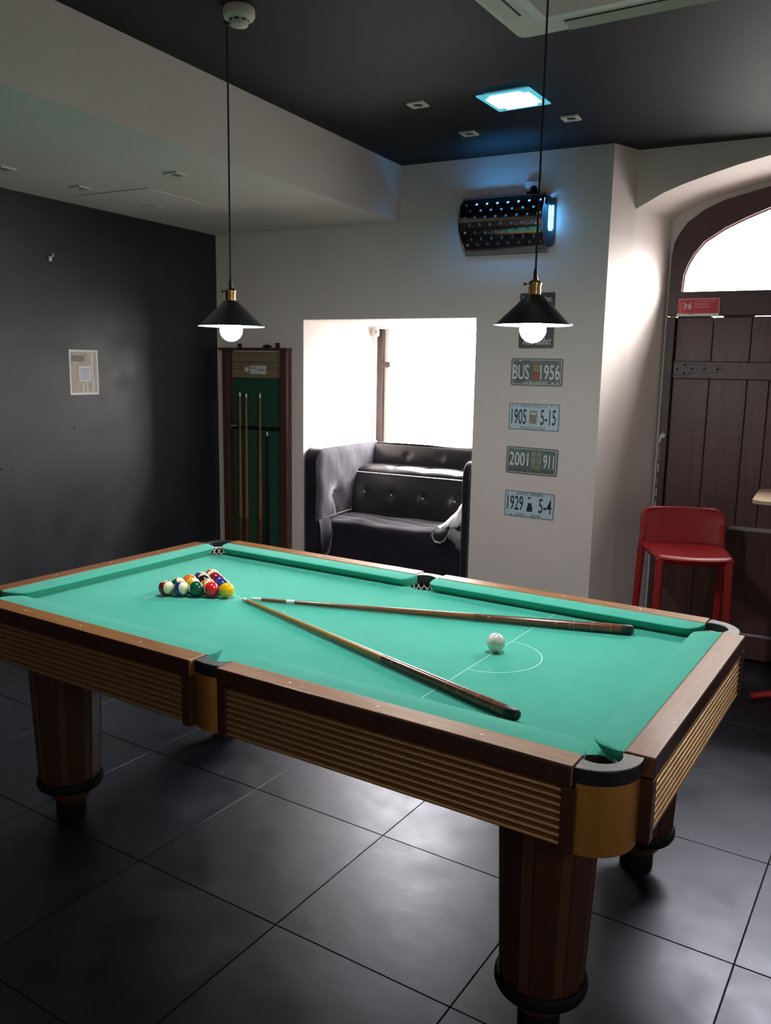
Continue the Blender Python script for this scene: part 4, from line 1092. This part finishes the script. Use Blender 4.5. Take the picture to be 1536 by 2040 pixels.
# upper back band
def back_up(x, t):
    z = 0.93 + t*(1.112-0.93); y = 2.985 + 0.03*t
    puff = 0.020*math.sin(PI*min(1, max(0, t)))
    for bx in (-1.237, -0.979, -0.72): puff -= 0.010*gauss((x-bx)**2+((z-1.027)*1.0)**2, 0.028)
    if t > 0.93: puff -= 0.02*(t-0.93)/0.07
    return sv(x, y-puff, z)
b = BM(); xs_ = lin(-1.515, -0.500, 60); ts = lin(0, 1, 16)
Vg = grid(b, back_up, xs_, ts)
grid(b, lambda x, t: sv(x, 3.015+t*0.10, 1.112+0.006*math.sin(x*9)), xs_, lin(0, 1, 3))
bu = obj('back_band', b, M_velvet_s, SO, smooth=True)
for x in (-1.237, -0.979, -0.72):
    b = BM(); uvs(b, sv(x, 2.996, 1.027), 0.0065, 10, 8); obj('tuft_button', b, M_crystal, bu, smooth=True)
studs('stud_trim', [sv(-1.50, 2.978, 0.962), sv(-0.51, 2.978, 0.958)], bu, 0.0036, 0.0115)
# roll on top of the lower back
def roll(x, a):
    seg = 0.245; u = ((x+1.505)/seg) % 1.0
    puff = 0.012*(math.sin(PI*u)**0.5) - 0.006
    r = 0.030 + puff*0.8
    return sv(x, 2.855-0.105*math.cos(a), 0.925 + (r+0.012)*math.sin(a))
b = BM(); grid(b, roll, lin(-1.508, -0.502, 80), lin(0, PI, 14)); obj('back_roll', b, M_velvet_s, SO, smooth=True)
# lower back
def back_lo(x, t):
    z = 0.60 + t*(0.926-0.60); y = 2.67 + 0.08*t
    puff = 0.028*math.sin(PI*min(1, 0.15+t*0.85))
    for bx, bz in ((-1.426, 0.79), (-1.216, 0.785), (-0.976, 0.78), (-0.742, 0.78)): puff -= 0.012*gauss((x-bx)**2+(z-bz)**2, 0.030)
    return sv(x, y-puff, z)
b = BM(); grid(b, back_lo, lin(-1.508, -0.502, 70), lin(0, 1, 20)); bl = obj('back_cushion', b, M_velvet_s, SO, smooth=True)
for bx, bz in ((-1.426, 0.79), (-1.216, 0.785), (-0.976, 0.78), (-0.742, 0.78)):
    t = (bz-0.60)/0.326
    b = BM(); q = back_lo(bx, t); uvs(b, (q[0], q[1]-0.003, q[2]), 0.0065, 10, 8); obj('tuft_button', b, M_crystal, bl, smooth=True)
studs('stud_trim', [sv(-1.505, 2.741, 0.922), sv(-0.505, 2.741, 0.918)], bl, 0.0044, 0.0115)
# seat: soft top and front
def seat(x, t):
    # t: 0 bottom of the front, 0.45 front edge, 1 back
    w_ = 0.010*math.sin(9*x+1.2)+0.006*math.sin(23*x)
    if t < 0.42: return sv(x, 2.345+0.02*(t/0.42)-0.01*math.sin(PI*t/0.42), 0.10 + (0.585-0.10)*t/0.42)
    if t < 0.55:
        a = (t-0.42)/0.13*PI/2; return sv(x, 2.365+0.055*(1-math.cos(a))+w_*0.5, 0.585+0.050*math.sin(a)+w_*0.3*math.sin(a))
    s = (t-0.55)/0.45; return sv(x, 2.42+s*0.30, 0.635+0.012*math.sin(PI*s)+w_*(1-s)*0.5+0.004*math.sin(14*x+20*s))
b = BM(); grid(b, seat, lin(-1.508, -0.502, 64), lin(0, 1, 40)); obj('seat', b, M_velvet, SO, smooth=True)
# loose velvet lap at the foot of the left arm
def lap(y, t):
    z = 0.655 - t*0.50
    x = -1.512 + 0.030*math.sin(min(1, t*4)*PI/2) + 0.013*math.sin(38*y+5*t)*min(1, t*5) - 0.03*gauss((t-0.52)**2, 0.06)*gauss((y-2.30)**2, 0.05)
    return sv(x, y, z)
b = BM(); grid(b, lap, lin(2.243, 2.375, 26), lin(0, 1, 26)); obj('arm_skirt', b, M_velvet, SO, smooth=True)
# hidden base down to the floor
b = BM(); box(b, sv(-1.600, 2.30, 0.0), sv(-0.47, 3.05, 0.12)); obj('base', b, M_blackw, SO)

# ---- bag slumped in the right corner of the seat
BG = empty('bag', (-0.592, 2.42, 0.660), 0, 'white plastic bag with grey lining slumped on the right end of the sofa', 'bag')
def bagf(u, v):
    # u 0..1 left to right, v 0..1 front to back
    x = -0.700 + u*0.192
    y = 2.335 + v*0.26
    hgt = (u**1.2)*0.235*math.sin(PI*(0.02+0.86*v))**0.7
    f_ = 0.010*math.sin(16*u+9*v)*u + 0.006*math.sin(31*u-14*v)
    return (x+0.58, y-2.42-0.01*math.sin(PI*u), 0.008 + hgt + max(-0.004, f_))
b = BM(); grid(b, bagf, lin(0, 1, 30), lin(0, 1, 22)); o = obj('bag_body', b, M_bag, BG, smooth=True)
sm = o.modifiers.new('thickness', 'SOLIDIFY'); sm.thickness = 0.003
def flap(u, v):
    x = -0.605 + u*0.098; y = 2.333 - 0.020*math.sin(v*PI) - 0.008*math.sin(9*u*PI)*v; z = 0.662 - v*(0.075+0.075*u)
    return (x+0.58, y-2.42, z-0.646+0.01*math.sin(7*u))
b = BM(); grid(b, flap, lin(0, 1, 24), lin(0, 1, 14)); o = obj('bag_flap', b, M_bag_g, BG, smooth=True)
sm = o.modifiers.new('thickness', 'SOLIDIFY'); sm.thickness = 0.002
b = BM(); tube(b, [(x+0.58, y-2.42, z-0.646) for x, y, z in ((-0.705,2.33,0.640),(-0.712,2.312,0.605),(-0.690,2.310,0.572),(-0.655,2.310,0.566),(-0.628,2.312,0.585),(-0.600,2.318,0.635))], 0.006, 8); obj('bag_strap', b, M_bag_g, BG, smooth=True)

# ---- alarm sensor at the window
DS = empty('motion_sensor', (-1.590, YW-0.060, 1.895), 0, 'small white motion sensor at the top of the window post', 'sensor')
b = BM(); lathe(b, [(0.0, -0.030), (0.020, -0.028), (0.027, -0.018), (0.027, 0.018), (0.020, 0.028), (0.0, 0.030)], 20); ob = obj('sensor_body', b, M_white, DS, smooth=True)
b = BM(); uvs(b, (0.015, -0.020, 0.004), 0.011, 12, 8); obj('sensor_lens', b, M_grey, DS, smooth=True)
b = BM(); box(b, (-0.006, 0.015, -0.008), (0.006, 0.042, 0.008)); obj('sensor_bracket', b, M_white, DS)

# ================================================================== RED SIGN on the transom
RS = empty('fire_sign', (0.6908, YD-0.0405, 2.0069), 0, 'small red warning sign with white crossed symbol on the door transom', 'sign')
b = BM(); box(b, (-0.112, -0.006, -0.030), (0.108, 0.0, 0.052)); obj('sign_board', b, M_door_red, RS, bevel=0.001)
b = BM()
for lo, hi in (((-0.112, 0.0475), (0.108, 0.052)), ((-0.112, -0.030), (-0.108, 0.0475)), ((-0.098, -0.030), (-0.0945, 0.0475)), ((0.1035, -0.030), (0.108, 0.0475))):
    box(b, (lo[0], -0.0068, lo[1]), (hi[0], -0.0061, hi[1]))
obj('sign_border', b, M_pink, RS)
b = BM()
for a in (0.72, -0.72, 0.0):
    m = Matrix.Translation(Vector((-0.062, -0.0065, 0.010))) @ Matrix.Rotation(-a, 4, 'Y')
    bb = BM(); box(bb, (-0.026 if a else -0.022, -0.0004, -0.0032), (0.026 if a else 0.022, 0.0004, 0.0032))
    for f in bb.faces: b.faces.new([b.verts.new(m @ v.co) for v in f.verts])
    bb.free()
obj('crossed_symbol', b, M_paper, RS)
for i, (w_, s_) in enumerate(((0.104, 'NAO UTILIZAR'), (0.074, 'EM CASO DE'), (0.078, 'INCENDIO'))):
    text(RS, s_, -0.024+w_/2, -0.0064, 0.037-i*0.016, 0.0095, w_, M_pink, 0.01)
b = BM(); box(b, (-0.118, -0.010, -0.046), (0.108, 0.0, -0.0305)); obj('pale_strip', b, M_paper, RS, bevel=0.001)
b = BM(); box(b, (-0.054, -0.0106, -0.035), (-0.026, -0.0101, -0.032)); obj('mark', b, M_ink, RS)

# ================================================================== RED BAR STOOL
ZS, ZK = 0.755, 0.940
ST = empty('bar_stool', (0.815, 2.114, 0.0), math.radians(20.0), 'red plastic bar stool with low back standing by the brown door', 'bar stool')
# local: x across, -y is the front
def stool_seat():
    b = BM(); us = lin(-1, 1, 25); vs = lin(0, 1, 25)
    def top(u, v):
        w_ = 0.186 + 0.030*v; x = u*w_
        y = -0.19 + 0.36*v - (0.018*(1-u*u))*(1-v)
        z = ZS - 0.014*(1-u*u)*(math.sin(PI*min(1, v*0.9+0.1))) + 0.0
        if v < 0.08: z -= 0.018*((0.08-v)/0.08)**2
        if abs(u) > 0.92: z -= 0.012*((abs(u)-0.92)/0.08)**2
        return (x, y, z)
    grid(b, top, us, vs)
    return b
o = obj('seat', stool_seat(), M_red, ST, smooth=True); md = o.modifiers.new('t', 'SOLIDIFY'); md.thickness = 0.034; md.offset = -1
md2 = o.modifiers.new('b', 'BEVEL'); md2.width = 0.010; md2.segments = 3; md2.limit_method = 'ANGLE'
def stool_back():
    b = BM(); us = lin(-1, 1, 29); vs = lin(0, 1, 15)
    hw, r = 0.218, 0.060
    def f(u, v):
        z = ZS - 0.012 + v*(ZK-ZS+0.012)
        x = u*hw
        lim = hw
        if ZK - z < r: lim = hw - r + math.sqrt(max(0, r*r-(r-(ZK-z))**2))
        x = u*lim
        y = 0.166 + 0.030*v - 0.040*(u*u)*0.9 + 0.012
        return (x, y, z)
    grid(b, f, us, vs); return b
o = obj('backrest', stool_back(), M_red, ST, smooth=True); md = o.modifiers.new('t', 'SOLIDIFY'); md.thickness = 0.020; md.offset = 0
md2 = o.modifiers.new('b', 'BEVEL'); md2.width = 0.006; md2.segments = 3; md2.limit_method = 'ANGLE'
def leg_path(pts, r): b = BM(); tube(b, pts, r, 14); return b
for s in (-1, 1):
    obj('leg', leg_path([(s*0.164, -0.168, ZS-0.026), (s*0.166, -0.172, ZS-0.07), (s*0.178, -0.205, 0.0)], [0.023, 0.021, 0.0165]), M_red, ST, smooth=True)
    obj('leg', leg_path([(s*0.198, 0.152, ZS+0.10), (s*0.203, 0.150, ZS+0.04), (s*0.206, 0.150, ZS-0.04), (s*0.222, 0.200, 0.0)], [0.009, 0.013, 0.020, 0.0165]), M_red, ST, smooth=True)
for pts in (((-0.172, -0.190, 0.30), (0.172, -0.190, 0.30)), ((-0.172, -0.189, 0.33), (-0.213, 0.174, 0.33)), ((0.172, -0.189, 0.33), (0.213, 0.174, 0.33))):
    obj('foot_rail', leg_path(pts, 0.011), M_red, ST, smooth=True)

# ================================================================== BAR TABLE at the right picture edge
BT = empty('bar_table', (1.435, 2.31, 0.0), 0, 'tan topped table with red metal foot, cut by the right picture edge', 'table')
b = BM(); prism(b, rrect(-0.335, -0.25, 0.45, 0.25, 0.05, 8), 2, 1.020, 1.040); obj('table_top', b, M_tan, BT, bevel=0.003)
b = BM(); lathe(b, [(0.030, 0.055), (0.030, 1.000), (0.09, 1.006), (0.09, 1.0195)], 24, (0.10, 0.0, 0)); obj('column', b, M_redm, BT, smooth=True)
for a in (205, 295, 25, 115):
    r = math.radians(a); c, s = math.cos(r), math.sin(r)
    b = BM(); tube(b, [(0.10, 0, 0.075), (0.10+0.12*c, 0.12*s, 0.055), (0.10+0.40*c, 0.40*s, 0.018)], [0.024, 0.020, 0.0165], 12); obj('foot', b, M_redm, BT, smooth=True)
